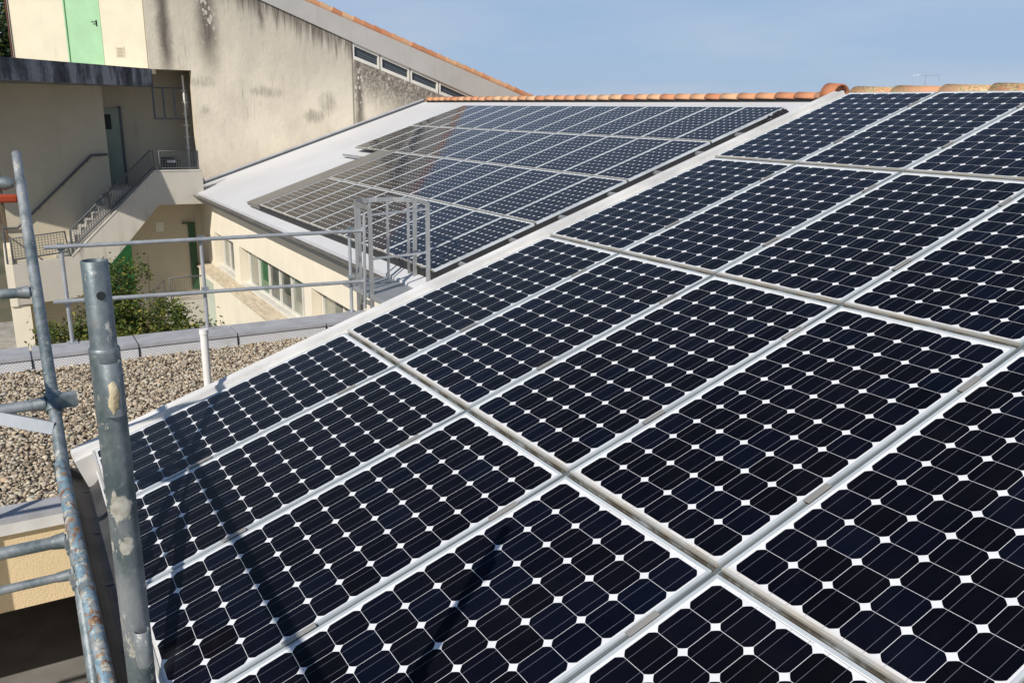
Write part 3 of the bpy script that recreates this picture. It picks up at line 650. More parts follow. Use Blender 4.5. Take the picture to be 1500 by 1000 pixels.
# ------------------------------------------------------------------ tall stained building
tall = thing('stained_wall_building', (-28, 9, GZ), 'tall building whose cream end wall is streaked with black stains', 'building')
XT = -24.40
def ztop(Y): return 5.16 - 0.364 * Y
def zst(Y): return 1.84 - 0.357 * (Y - 9.11)
def zsb(Y): return 1.39 - 0.330 * (Y - 9.11)
def ztl(Y): return 2.86 - 0.332 * (Y - 7.86)
b = MB()
# wall outline in (Y,Z) with the notch of the stair recess at its lower left
b.prism([(3.62, 0.91), (4.65, 0.91), (4.65, GZ), (16.0, GZ), (16.0, zsb(16.0)), (9.11, zsb(9.11)), (9.11, ztop(9.11)), (3.62, ztop(3.62))], 'x', XT - 0.3, XT)
b.build('wall', MAT['stained'], tall)
b = MB(); b.prism([(3.62, ztop(3.62) + 0.002), (9.11, ztop(9.11) + 0.002), (9.115, zst(9.115)), (16.5, zst(16.5)), (16.5, ztl(16.5) - 0.04), (3.62, ztl(3.62) - 0.04)], 'x', XT - 0.28, XT + 0.05)
b.build('verge_wall', MAT['grey_cement'], tall)
b = MB(); Y = 2.6; rv = random.Random(9)
while Y < 16.6:
    L = 0.30 * (1 + rv.uniform(-.08, .08)); z0 = ztl(Y) + 0.03; z1 = ztl(Y + L + 0.04) + 0.01
    for (o_, r_, dzz) in ((0.0, 0.10, 0),):
        b.tube([(XT - 0.02, Y, z0), (XT - 0.02, Y + L + 0.04, z1)], [0.10, 0.088], 10, True)
    Y += L
b.build('verge_tiles', MAT['tile'], tall)
b = MB(); b.prism([(2.6, ztl(2.6)), (16.6, ztl(16.6)), (16.6, ztl(16.6) - 0.15), (2.6, ztl(2.6) - 0.15)], 'x', -34, XT - 0.06); b.build('roof', MAT['tile'], tall)
b = MB(); b.prism([(3.7, GZ), (15.9, GZ), (15.9, ztl(15.9) - 0.2), (3.7, ztl(3.7) - 0.2)], 'x', -34, -26.6); b.build('rear_wall', MAT['shade_wall'], tall)
spans = [(9.14, 9.95), (9.99, 10.90), (10.94, 11.85), (11.89, 13.0)]
for a, c in spans:
    f = 0.045; b = MB(); x0, x1 = XT - 0.13, XT - 0.02
    for (ya, yb, za, zb_) in ((a, c, zst, lambda q: zst(q) - 0.07), (a, c, lambda q: zsb(q) + 0.10, lambda q: zsb(q) + .003)):
        b.prism([(ya, za(ya)), (yb, za(yb)), (yb, zb_(yb)), (ya, zb_(ya))], 'x', x0, x1)
    for ya, yb in ((a, a + f), (c - f, c)):
        b.prism([(ya, zst(ya) - 0.071), (yb, zst(yb) - 0.071), (yb, zsb(yb) + 0.101), (ya, zsb(ya) + 0.101)], 'x', x0, x1)
    w = b.build('window', MAT['white_frame'], tall)
    q = MB(); q.prism([(a + f - .01, zst(a + f) - 0.06), (c - f + .01, zst(c - f) - 0.06), (c - f + .01, zsb(c - f) + 0.09), (a + f - .01, zsb(a + f) + 0.09)], 'x', XT - 0.10, XT - 0.09)
    q.build('pane', MAT['louvre'], w)

# ------------------------------------------------------------------ stair building
stair = thing('stair_building', (-26, 1, GZ), 'cream stair tower with outside stairs, dark concrete canopy and green doors', 'building')
# ground storey wall up to the canopy, recess to the right of Y=2.45
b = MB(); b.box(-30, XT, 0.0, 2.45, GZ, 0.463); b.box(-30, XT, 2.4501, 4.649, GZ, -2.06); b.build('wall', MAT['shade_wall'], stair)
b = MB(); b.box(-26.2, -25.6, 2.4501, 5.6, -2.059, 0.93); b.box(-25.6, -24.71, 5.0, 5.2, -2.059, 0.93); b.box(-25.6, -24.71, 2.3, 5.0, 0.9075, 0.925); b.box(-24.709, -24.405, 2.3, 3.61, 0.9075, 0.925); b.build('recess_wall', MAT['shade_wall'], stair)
b = MB(); b.box(XT + 0.001, XT + 0.02, 0.0, 4.2, GZ, -5.75); b.build('plinth', MAT['brown_base'], stair)
# canopy slab, its long edge runs at an angle; unseen left end shaped to place sun patches
b = MB(); b.prism([(-24.26, 3.66), (-20.35, -0.10), (-21.2, -1.2), (-22.0, -3.2), (-30, -3.2), (-30, 2.449), (-24.65, 2.455), (-24.65, 3.66)], 'z', 0.465, 0.907); b.build('canopy', MAT['black_concrete'], stair)
# upper storey wall, turned towards the camera, with a pale green door
ux = Vector((-0.70, -0.714, 0)); nx = Vector((0.714, -0.70, 0)); C0 = Vector((-24.42, 3.60, 0))
def up(L, z, d=0.0): return C0 + ux * L + nx * d + Vector((0, 0, z))
def wallbox(mb, L0, L1, z0, z1, d0, d1):
    vs = [up(L0, z0, d0), up(L1, z0, d0), up(L1, z0, d1), up(L0, z0, d1), up(L0, z1, d0), up(L1, z1, d0), up(L1, z1, d1), up(L0, z1, d1)]
    mb.add(vs, BF); return mb
b = MB(); wallbox(b, 0, 1.30, 0.8, 6.0, -0.3, 0); wallbox(b, 2.32, 3.62, 0.8, 6.0, -0.3, 0); wallbox(b, 1.30, 2.32, 3.1, 6.0, -0.3, 0); wallbox(b, 3.62, 4.2, 0.8, 6.0, -0.5, -0.12)
b.build('upper_wall', MAT['yellow'], stair)
b = MB(); wallbox(b, 1.305, 2.315, 0.8, 3.095, -0.07, -0.03); d_ = b.build('door', MAT['lgreen'], stair)
b = MB(); b.tube([up(1.42, 2.05, -0.03), up(1.42, 2.05, 0.03), up(1.53, 2.05, 0.03)], 0.012, 8); wallbox(b, 1.40, 1.44, 1.95, 2.1, -0.03, -0.02); b.build('handle', MAT['dark'], d_)
b = MB(); wallbox(b, 1.27, 1.305, 0.8, 3.1, -0.02, 0.012); wallbox(b, 2.315, 2.35, 0.8, 3.1, -0.02, 0.012); b.build('door_frame', MAT['lgreen'], d_)
b = MB()
for k in range(7): wallbox(b, 0.68, 0.86, 1.20 + k * 0.035, 1.222 + k * 0.035, 0.0, 0.014)
wallbox(b, 0.86, 0.90, 1.19, 1.45, 0, 0.012); wallbox(b, 0.64, 0.68, 1.19, 1.45, 0, 0.012); b.build('vent_grille', plain('cream_vent', (0.6, 0.53, 0.38), 0.7), stair)
b = MB(); b.tube([up(4.16, 0.8, -0.06), up(4.16, 6.0, -0.06)], 0.025, 10); b.build('downpipe', MAT['red_pipe'], stair)
# stairs, landings, balustrade
XS = -23.20
b = MB(); b.prism([(1.3, -3.60), (3.37, -1.61), (4.5, -1.60), (4.5, -2.44), (3.38, -2.43), (2.1, -3.88), (1.35, -4.62), (0.0, -4.70), (0.0, -3.72), (1.3, -3.60)][:-1], 'x', XS - 0.15, XS)
b.build('balustrade_wall', MAT['landing'], stair)
b = MB(); b.box(XT + 0.001, XS - 0.151, 0.0, 0.95, -4.69, -3.80)
b.box(XT + 0.001, XS - 0.151, 2.451, 4.69, -2.43, -2.05)
nst = 10
for k in range(nst):
    y0 = 0.951 + k * (1.499 / nst); z1 = -3.80 + (k + 1) * (1.75 / nst) - 0.001; y1 = 0.951 + (k + 1) * (1.499 / nst)
    b.prism([(y0, z1), (y1 - 0.0005, z1), (y1 - 0.0005, z1 - 0.55), (y0, z1 - 0.7)], 'x', XT + 0.001, XS - 0.151)
b.build('stairs', MAT['concrete'], stair)
b = MB(); b.box(-27.0, XS - 0.0, -0.16, -0.001, -4.72, -3.70); b.build('landing_end_wall', MAT['beige'], stair)
b = MB(); b.box(-27.0, XS - 0.05, -0.155, 0.25, GZ, -4.721); b.build('pillar', MAT['beige'], stair)
b = MB(); b.prism([(1.28, -3.615), (1.28, -3.57), (3.36, -1.565), (4.46, -1.565), (4.46, -1.60), (3.372, -1.60)], 'x', XS - 0.16, XS + 0.012); b.build('coping', MAT['concrete'], stair)
# railings
def railing(name, frame, bars, wires, r=0.022):
    b = MB(); b.tube(frame, r, 8, closed=False)
    for a, c in bars: b.tube([a, c], r * 0.9, 8)
    o = b.build(name, MAT['rail_grey'], stair)
    if wires:
        b = MB()
        for a, c in wires: b.tube([a, c], 0.005, 4, False)
        b.build('mesh_infill', MAT['rail_grey'], o)
    return o
def grid(x, y0, y1, zl0, zh0, zl1, zh1, ny, nz):
    w = []
    for k in range(ny + 1):
        t = k / ny; y = y0 + (y1 - y0) * t; w.append(((x, y, zl0 + (zl1 - zl0) * t), (x, y, zh0 + (zh1 - zh0) * t)))
    for k in range(nz + 1):
        t = k / nz; w.append(((x, y0, zl0 + (zh0 - zl0) * t), (x, y1, zl1 + (zh1 - zl1) * t)))
    return w
xr = XS - 0.07
railing('stair_railing', [(xr, 1.30, -3.55), (xr, 1.30, -2.97), (xr, 3.27, -1.10), (xr, 3.36, -1.10), (xr, 3.36, -1.6)], [((xr, 1.30, -3.42), (xr, 3.33, -1.50)), ((xr, 2.25, -2.62), (xr, 2.25, -2.05))], grid(xr, 1.33, 3.3, -3.35, -2.95, -1.50, -1.12, 34, 6))
railing('landing_railing', [(xr, 3.50, -1.6), (xr, 3.50, -1.10), (xr, 4.42, -1.10), (xr, 4.42, -1.6)], [((xr, 3.5, -1.52), (xr, 4.42, -1.52))], grid(xr, 3.5, 4.42, -1.52, -1.1, -1.52, -1.1, 14, 6))
railing('lower_railing', [(xr, 0.02, -3.7), (xr, 0.02, -3.10), (xr, 1.18, -2.99), (xr, 1.24, -3.6)], [((xr, 0.02, -3.60), (xr, 1.22, -3.48))], grid(xr, 0.02, 1.2, -3.6, -3.1, -3.48, -2.99, 18, 8))
railing('side_railing', [(xr, -0.1, -3.7), (xr, -0.1, -3.10), (-26, -0.1, -3.10)], [((xr - 0.35 * k, -0.1, -3.7), (xr - 0.35 * k, -0.1, -3.1)) for k in range(1, 8)], None)
b = MB(); b.tube([(XT + 0.07, -0.1, -2.98), (XT + 0.07, 0.22, -2.98), (XT + 0.07, 2.05, -1.24), (XT + 0.07, 2.42, -1.22)], 0.03, 8)
for yy in (0.75, 1.35, 1.95): b.tube([(XT, yy, -2.98 + (yy - .22) * .951 - .06), (XT + 0.07, yy, -2.98 + (yy - .22) * .951 - 0.02)], 0.015, 6)
b.build('handrail', MAT['rail_grey'], stair)
# doors under and beside the stairs
b = MB(); b.box(-25.6, -25.55, 2.47, 2.93, -2.055, -0.08); dd = b.build('door', MAT['greydoor'], stair)
b = MB(); b.box(-25.549, -25.54, 2.5, 2.72, -0.63, -0.24); b.build('door_window', MAT['dark'], dd)
b = MB(); b.box(-25.6, -25.53, 2.935, 2.99, -2.055, -0.03); b.build('door_frame', MAT['rail_grey'], dd)
b = MB(); b.box(XT + 0.002, XT + 0.03, 1.9, 2.77, -5.2, -3.35); dd = b.build('door', MAT['dgreen'], stair)
tag(dd, 'bright green door under the stairs')
b = MB(); b.box(XT + 0.002, XT + 0.05, 4.24, 4.42, -4.9, -3.08); b.box(XT + 0.002, XT + 0.12, 4.1, 4.42, -3.079, -3.05); dd = b.build('door', MAT['ddgreen'], stair)
b = MB(); b.box(XT + 0.002, XT + 0.012, 3.42, 3.62, -3.27, -3.01); b.build('notice', MAT['paper'], stair)
b = MB(); b.box(XT + 0.004, -23.3, 3.45, 4.69, -5.75, -5.0); b.build('lower_landing', MAT['landing'], stair)
xq = -23.4
b = MB(); b.tube([(xq, 3.5, -5.0), (xq, 3.5, -4.36), (xq, 4.3, -4.36)], 0.022, 8); b.tube([(xq, 3.5, -4.85), (xq, 4.3, -4.85)], 0.02, 8); b.tube([(xq, 3.36, -5.0), (xq, 3.36, -4.4), (xq, 2.75, -5.0)], 0.022, 8)
for k in range(14): b.tube([(xq, 3.5 + k * .06, -4.85), (xq, 3.5 + k * .06, -4.36)], 0.004, 4, False)
b.build('basement_railing', MAT['rail_grey'], stair)

lad = thing('caged_ladder', (-24.9, 4.4, -2.05), 'white pole ladder with dark cage frame inside the shaded stair recess', 'ladder')
b = MB(); b.tube([(-24.85, 4.50, -2.05), (-24.85, 4.50, 0.80)], 0.03, 8)
for k in range(8): b.tube([(-24.85, 4.42, -1.7 + .3 * k), (-24.85, 4.58, -1.7 + .3 * k)], 0.012, 6)
b.build('pole', MAT['white_frame'], lad)
b = MB(); b.tube([(-24.85, 3.70, 0.46), (-24.85, 4.55, 0.46)], 0.02, 6); b.tube([(-24.85, 3.70, -0.33), (-24.85, 4.55, -0.33)], 0.02, 6)
for yy in (3.72, 3.97, 4.25, 4.55): b.beam((-24.85, yy, -0.33), (-24.85, yy, 0.46), 0.05, 0.02, (1, 0, 0))
b.build('cage_frame', MAT['rail_grey'], lad)
b = MB(); b.box(-24.3, -23.75, 3.68, 4.10, -2.05, -1.28); cu_ = one(b, 'condenser_unit', MAT['dark'], 'dark box unit standing behind the landing railing', 'air conditioner', bevel=0.04)
b = MB(); b.box(-23.749, -23.74, 3.75, 3.95, -1.42, -1.36); b.build('name_plate', MAT['white_plastic'], cu_)

# ------------------------------------------------------------------ flat roof annex with gravel
ann = thing('flat_roof_annex', (-7.6, 0, GZ), 'low annex with gravel covered flat roof, silver upstand and grey cap', 'building')
ZC = -2.40; ZG = -2.56
b = MB(); b.box(-9.62, -5.52, -7.0, 4.0, -3.02, ZG - 0.03); b.box(-5.65, -5.52, -7.0, 4.0, ZG - 0.0299, ZC - 0.032); b.build('roof_slab', MAT['annex'], ann)
b = MB(); b.box(-9.66, -9.30, -7.0, 4.02, ZG - 0.035, ZC - 0.035); b.build('upstand', MAT['foil'], ann)
b = MB(); yj = [-7.0, -5.0, -4.0, -2.96, -1.95, -0.94, 0.05, 1.03, 2.04, 3.05, 4.05]
for k in range(len(yj) - 1): b.box(-9.70, -9.285, yj[k] + 0.008, yj[k + 1] - 0.008, ZC - 0.034, ZC + 0.002 * (k % 2))
b.build('parapet_cap', MAT['cap'], ann)
b = MB()
for y in yj[1:-1]: b.box(-9.298, -9.292, y - 0.008, y + 0.008, ZG, ZC - 0.036)
b.build('upstand_joints', MAT['dark'], ann)
b = MB(); b.box(-5.70, -5.49, -7.0, 4.02, ZC - 0.03, ZC); b.box(-5.70, -5.66, -7.0, 4.02, ZG - 0.029, ZC - 0.031); b.build('front_cap', MAT['cap'], ann)
b = MB(); b.box(-5.515, -5.485, -7.0, 4.02, ZC - 0.10, ZC - 0.031); b.build('drip_edge', MAT['white_metal'], ann)
b = MB(); b.add([(-9.3, -7, ZG), (-5.7, -7, ZG), (-5.7, 4.0, ZG), (-9.3, 4.0, ZG)], [(0, 1, 2, 3)]); b.build('gravel_bed', MAT['gravel_bed'], ann)
b = MB(); b.box(-9.6, -9.4, -7.0, 4.0, GZ, -3.021); b.box(-9.399, -5.2, -7.0, -6.8, GZ, -3.021); b.build('wall', MAT['shade_wall'], ann)  # back wall, plus an unseen end wall added to keep the passage dark
b = MB(); b.box(-9.398, -5.52, -6.79, 4.0, -3.98, -3.86); b.build('walkway_floor', MAT['walkway'], ann)

def stones(name, N_, x0, x1, y0, y1, z, seed):
    rg = np.random.default_rng(seed)
    ph = (1 + 5 ** .5) / 2
    iv = np.array([(-1, ph, 0), (1, ph, 0), (-1, -ph, 0), (1, -ph, 0), (0, -1, ph), (0, 1, ph), (0, -1, -ph), (0, 1, -ph), (ph, 0, -1), (ph, 0, 1), (-ph, 0, -1), (-ph, 0, 1)], float) / 1.9
    fi = np.array([(0, 11, 5), (0, 5, 1), (0, 1, 7), (0, 7, 10), (0, 10, 11), (1, 5, 9), (5, 11, 4), (11, 10, 2), (10, 7, 6), (7, 1, 8), (3, 9, 4), (3, 4, 2), (3, 2, 6), (3, 6, 8), (3, 8, 9), (4, 9, 5), (2, 4, 11), (6, 2, 10), (8, 6, 7), (9, 8, 1)])
    c = np.stack([rg.uniform(x0, x1, N_), rg.uniform(y0, y1, N_), z + rg.uniform(-0.004, 0.02, N_)], 1)
    s = rg.lognormal(np.log(0.0118), 0.33, N_)[:, None] * np.stack([rg.uniform(.8, 1.5, N_), rg.uniform(.7, 1.1, N_), rg.uniform(.45, .8, N_)], 1)
    v = iv[None] * (1 + rg.uniform(-.16, .16, (N_, 12, 1))) * s[:, None, :]
    a = rg.uniform(0, 6.28, N_); t = rg.normal(0, .35, N_)
    ca, sa, ct, st = np.cos(a), np.sin(a), np.cos(t), np.sin(t)
    x, y, zz = v[..., 0], v[..., 1], v[..., 2]
    y, zz = y * ct[:, None] - zz * st[:, None], y * st[:, None] + zz * ct[:, None]
    x, y = x * ca[:, None] - y * sa[:, None], x * sa[:, None] + y * ca[:, None]
    v = np.stack([x, y, zz], -1) + c[:, None, :]
    f = (fi[None] + (np.arange(N_) * 12)[:, None, None]).reshape(-1)
    me = bpy.data.meshes.new(name); me.vertices.add(N_ * 12); me.vertices.foreach_set('co', v.reshape(-1).astype(np.float32))
    nf = N_ * 20; me.loops.add(nf * 3); me.loops.foreach_set('vertex_index', f.astype(np.int32))
    me.polygons.add(nf); me.polygons.foreach_set('loop_start', np.arange(0, nf * 3, 3, dtype=np.int32)); me.polygons.foreach_set('loop_total', np.full(nf, 3, np.int32))
    me.update(calc_edges=True); me.materials.append(MAT['gravel'])
    o = bpy.data.objects.new(name, me); COL.objects.link(o); return o
tag(stones('gravel', 46000, -9.3, -5.7, -0.9, 3.6, ZG + 0.004, 2), 'loose beige and grey pebbles covering the flat roof', 'gravel', kind='stuff')
# dead moss at the front edge of the gravel
rg = random.Random(4); b = MB()
for k in range(1500):
    x = -5.74 - abs(rg.gauss(0, .09)); y = rg.uniform(-0.35, 0.2); z = ZG + rg.uniform(0.01, 0.035); a = rg.uniform(0, 6.28); l = rg.uniform(.01, .03)
    b.add([(x, y, z), (x + l * math.cos(a), y + l * math.sin(a), z + rg.uniform(0, .015)), (x + .004 * math.sin(a), y - .004 * math.cos(a), z + .002)], [(0, 1, 2)])
tag(b.build('dead_moss', plain('dry_moss', (0.13, 0.07, 0.03), 1.0, var=0.4, scale=30)), 'rust brown dried moss along the front edge of the gravel', 'moss', kind='stuff')

b = MB(); rq = random.Random(12)
for k in range(160):
    x = rq.uniform(-9.2, -5.8); y = rq.uniform(-0.6, 3.2) if k % 3 else rq.uniform(0.1, 0.9); z = ZG + 0.03; a = rq.uniform(0, 6.28); l = rq.uniform(.02, .045)
    dx, dy = l * math.cos(a), l * math.sin(a)
    b.add([(x, y, z), (x + dx * .5 - dy * .25, y + dy * .5 + dx * .25, z + .006), (x + dx, y + dy, z + .002), (x + dx * .5 + dy * .25, y + dy * .5 - dx * .25, z + .005)], [(0, 1, 2, 3)])
tag(b.build('fallen_leaves', plain('dry_leaves', (0.16, 0.085, 0.035), 0.9, var=0.4, scale=20)), 'small dry brown leaves scattered over the gravel', 'leaves', kind='stuff')
vp = thing('vent_pipe', (-7.0, 1.25, ZG), 'short white vent pipe rising from the gravel at the panel edge', 'vent pipe')
VX, VY = -7.0, 1.27
b = MB(); b.tube([(VX, VY, ZG), (VX, VY, -1.78)], 0.032, 16); b.build('pipe', MAT['white_plastic'], vp)
b = MB(); b.tube([(VX, VY, -1.785), (VX, VY, -1.745)], 0.037, 16); b.build('cap', MAT['white_plastic'], vp)

# guard rail on the parapet
gr = thing('guard_rail', (-9.62, 2, ZC), 'galvanised tube guard rail standing on the far parapet of gravel roof', 'guard rail')
XR = -9.62
b = MB(); b.tube([(XR, 0.29, -1.385), (XR, 3.72, -1.405)], 0.022, 12); b.build('top_rail', MAT['galv_light'], gr)
b = MB(); b.tube([(XR, 0.31, -1.945), (XR, 3.72, -2.02)], 0.022, 12); b.build('middle_rail', MAT['galv_light'], gr)
for yy in (0.44, 1.80, 3.50):
    b = MB(); b.tube([(XR - .045, yy, ZC), (XR - .045, yy, -1.37)], 0.020, 12)
    b.box(XR - .1, XR + .02, yy - .05, yy + .05, ZC, ZC + .012); o = b.build('post', MAT['galv_light'], gr)
    for z in (-1.39, -1.96):
        q = MB(); q.tube([(XR - .02, yy - .035, z), (XR - .02, yy + .035, z)], 0.034, 12); q.build('clamp', MAT['galv'], o)

# roof ladder with safety cage at the annex corner
rl = thing('roof_ladder', (-9.6, 4.1, -2.4), 'aluminium roof access ladder with round safety cage beside the guard rail', 'ladder')
for (yy, zt) in ((3.74, -1.14), (4.50, -1.10)):
    for dx in (0, -0.45):
        b = MB(); b.beam((-9.6 + dx, yy, -4.6 if dx else ZC - 0.1), (-9.6 + dx, yy + (0.03 if dx else 0), zt - (0.02 if dx else 0)), 0.05, 0.025, (1, 0, 0)); b.build('stile', MAT['alu_dull'], rl)
b = MB()
for k in range(8): b.tube([(-10.05, 3.76, -4.4 + .3 * k), (-10.05, 4.50, -4.4 + .3 * k)], 0.014, 8)
b.build('rungs', MAT['alu_dull'], rl)
hoop = [(-9.60, 3.72), (-9.80, 3.71)] + [(-9.98 - 0.44 * math.sin(math.pi * k / 12), 4.16 - 0.44 * math.cos(math.pi * k / 12)) for k in range(13)] + [(-9.80, 4.56), (-9.60, 4.52)]
def arc(z, drop=0.0):
    b = MB(); P_ = [Vector((x, y, z)) for x, y in hoop]
    Q = []
    for k in range(len(P_) - 1):
        for t in (0, .5): Q.append(P_[k].lerp(P_[k + 1], t))
    Q.append(P_[-1])
    for k in range(len(Q) - 1): b.beam(Q[k], Q[k + 1] + (Q[k + 1] - Q[k]) * 0.06, 0.008, 0.058)
    return b
for z in (-1.13, -2.3): arc(z).build('hoop', MAT['alu_bright'], rl)
for (x, y) in ((-9.93, 3.73), (-10.24, 3.80), (-10.41, 4.05), (-10.41, 4.30), (-10.24, 4.52)):
    b = MB(); b.beam((x, y, -3.2), (x, y, -1.10), 0.036, 0.010, (1, 0, 0)); b.build('cage_bar', MAT['alu'], rl)
b = MB(); b.tube([(-9.6, 3.74, -1.22), (-9.6, 4.50, -1.18)], 0.016, 8); b.tube([(-9.6, 3.76, -1.75), (-9.6, 4.50, -1.72)], 0.016, 8); b.tube([(-9.58, 3.66, -1.2), (-9.58, 3.64, -2.35)], 0.02, 8); b.build('cross_bar', MAT['alu'], rl)
b = MB(); b.box(-10.6, -9.0, 3.72, 5.0, -2.25, -2.19); pf = one(b, 'access_platform', MAT['alu_dull'], 'flat grey metal platform at the foot of the caged roof ladder', 'platform', bevel=0.005)

# ------------------------------------------------------------------ scaffold at the left
sc = thing('scaffold', (-2.5, 0, -3), 'weathered galvanised scaffold with thick pole in front of the panels', 'scaffold')
def S3(a, b_, t): return tuple(a[k] + (b_[k] - a[k]) * t for k in range(3))
# main pole (two tubes stacked)
PX, PY = -1.482, 0.112
b = MB(); b.pipe((PX, PY, -0.45), (PX, PY, -0.238), 0.0205, 0.0175, 32, 0.12)
b.build('spigot', MAT['galv_pole'], sc)
b = MB(); b.tube([(PX, PY, -3.2), (PX, PY, -0.385)], 0.0236, 32); pole = b.build('standard', MAT['galv_pole'], sc)
b = MB(); b.tube([(PX, PY, -0.388), (PX, PY, -0.383), (PX, PY, -0.381)], [0.0239, 0.0239, 0.0225], 32); b.build('collar', MAT['galv_pole'], sc)
# locking hole
vd = Vector((-PX, -PY, 0)).normalized()
b = MB(); c = Vector((PX, PY, -0.292)) + vd * 0.0188 + Vector((0.0, 0.004, 0)); b.tube([c - vd * 0.004, c + vd * 0.0028], 0.0068, 20); b.build('pin_hole', MAT['dark'], sc)
side = Vector((vd.y, -vd.x, 0))
def stub(z0, z1, off, r, dst=0.026):
    c = Vector((PX, PY, 0)) + vd * dst + side * off
    b = MB(); b.pipe((c.x, c.y, z0), (c.x, c.y, z1), r, r * 0.82, 28, 0.05); return b
stub(-0.49, -0.400, -0.006, 0.0175, 0.024).build('socket', MAT['galv_pole'], sc)
stub(-0.965, -0.895, -0.008, 0.0140, 0.024).build('socket', MAT['galv_pole'], sc)
# plaster splashes sitting on the tube
def splash(zc, hh, ww, ang, seed, R=0.0238, cx=PX, cy=PY):
    rs = random.Random(seed); b = MB(); vs = []; fs = []; a0 = math.atan2(vd.y, vd.x) + ang; m1, m2 = 14, 9
    c0 = None
    ring_r = [1 + rs.uniform(-.3, .3) for _ in range(m1)]
    for q in range(m2):
        f = q / (m2 - 1)
        for k in range(m1):
            t = 2 * math.pi * k / m1; rr = f * (ring_r[k]); dz = hh * rr * math.sin(t); da = ww * rr * math.cos(t)
            rad = R + 0.0022 * (1 - f ** 2) + rs.uniform(-.0004, .0004) * (1 - f) - (0.0012 if q == m2 - 1 else 0)
            zc_j = rs.uniform(-.002, .002) if q == m2 - 1 else 0.0; dz += zc_j; vs.append((cx + rad * math.cos(a0 + da), cy + rad * math.sin(a0 + da), zc + dz))
    for q in range(m2 - 1):
        for k in range(m1): fs.append((q * m1 + k, q * m1 + (k + 1) % m1, (q + 1) * m1 + (k + 1) % m1, (q + 1) * m1 + k))
    b.add(vs, fs, True); b.build('plaster_splash', MAT['plaster'], sc)

c_ = Vector((PX, PY, 0)) + vd * 0.024 - side * 0.006
splash(-0.458, 0.026, 0.55, 0.0, 5, 0.0178, c_.x, c_.y)


# leaning pole and its horizontals
A = Vector((-5.066, 0.084, -0.245)); Bq = Vector((-2.955, 0.074, -1.975)); Bx = A + (Bq - A) * 1.5
b = MB(); b.pipe(A + (Bq - A) * 0.06, A, 0.0215, 0.018, 20); b.tube([A + (Bq - A) * 0.058, A + (Bq - A) * 0.09], [0.0215, 0.0243], 20); b.tube([A + (Bq - A) * 0.09, Bx], 0.0243, 20)
b.build('raker', MAT['galv_dirty'], sc)
def on(t): return A + (Bq - A) * t
def ledger(p, r, L=3.0, over=0.0, mat='galv'):
    b = MB(); b.tube([(p.x, p.y + over, p.z), (p.x, p.y - L, p.z)], r, 16); o = b.build('ledger', MAT[mat], sc)
    b = MB(); b.tube([(p.x, p.y - .03, p.z), (p.x, p.y - 0.075, p.z)], [r * 1.35, r * 1.1], 16); b.build('coupler', MAT['galv_dirty'], o); return o

ledger(on(0.3355) + Vector((0, 0.0, 0)), 0.0235)
ledger(on(0.5595), 0.0235, 3.0, 0.06)
ledger(on(0.792), 0.0240)
ledger(on(0.8445), 0.0165, mat='galv_dirty')
p = on(0.0775); b = MB(); b.tube([(p.x, p.y - 0.03, p.z), (p.x, p.y - 0.07, p.z), (p.x, p.y - 0.10, p.z), (p.x, p.y - 0.9, p.z)], [0.02, 0.036, 0.022, 0.024], 14); b.build('ledger', MAT['galv_dirty'], sc)
b = MB(); b.beam((p.x, p.y - 0.02, p.z - 0.075), (p.x, p.y - 0.6, p.z - 0.065), 0.05, 0.04); b.build('wedge', MAT['orange'], sc, bevel=0.01)
p = on(0.5595); q = on(0.606)
b = MB(); b.beam((p.x, p.y - 0.26, p.z - 0.01), (q.x, q.y - 0.01, q.z), 0.05, 0.05, (0, 1, 1)); b.build('brace', MAT['galv_light'], sc)
b = MB(); b.tube([(p.x - 0.03, p.y, p.z + 0.03), (p.x + 0.03, p.y, p.z - 0.03)], 0.034, 14); b.beam((p.x, p.y, p.z + 0.005), (p.x, p.y + 0.09, p.z + 0.005), 0.07, 0.05); b.build('coupler', MAT['galv'], sc)
for t_ in (0.792, 0.8445):
    p2 = on(t_); b = MB(); b.beam((p2.x + 0.02, p2.y - 0.035, p2.z), (p2.x + 0.02, p2.y + 0.03, p2.z), 0.05, 0.045); b.tube([(p2.x + 0.04, p2.y - 0.02, p2.z - 0.03), (p2.x + 0.06, p2.y - 0.02, p2.z - 0.03)], 0.012, 6)
    b.tube([(p2.x + 0.03, p2.y - 0.02, p2.z - 0.06), (p2.x + 0.03, p2.y - 0.02, p2.z + 0.05)], 0.006, 8); b.build('coupler', MAT['galv_dirty'], sc, bevel=0.004)
# rusty blue tube against the leaning pole
a0 = Vector((-3.466, 0.064, -1.333)); a1 = Vector((-2.542, 0.096, -1.711)); a2 = a0 + (a1 - a0) * 1.6
b = MB(); b.pipe(a0 + (a1 - a0) * 0.1, a0, 0.0235, 0.019, 20); b.tube([a0 + (a1 - a0) * 0.1, a2], 0.0235, 20)
b.build('brace', MAT['blue_rust'], sc)
for t in (0.28, 0.62):
    c = a0 + (a1 - a0) * t; d = (a1 - a0).normalized()
    b = MB(); b.tube([c - d * 0.012, c + d * 0.012], 0.0265, 16); b.build('clip', MAT['galv_dirty'], sc)
# outer guard rail of the scaffold (beside and behind the viewer)
b = MB(); b.tube([(-5.6, -0.74, -0.43), (1.5, -0.74, -0.43)], 0.0243, 14); b.build('guard_tube', MAT['galv'], sc)
for X in (-5.2, 1.2):
    b = MB(); b.tube([(X, -0.74, -3.4), (X, -0.74, 0.1)], 0.0243, 14); b.build('standard', MAT['galv'], sc)
b = MB(); b.tube([(-4.6, -0.70, -0.9), (-3.45, -0.45, -0.7), (-3.0, -0.36, -1.05), (-2.75, -0.3, -1.5)], 0.010, 8); b.build('safety_line', MAT['dark'], sc)

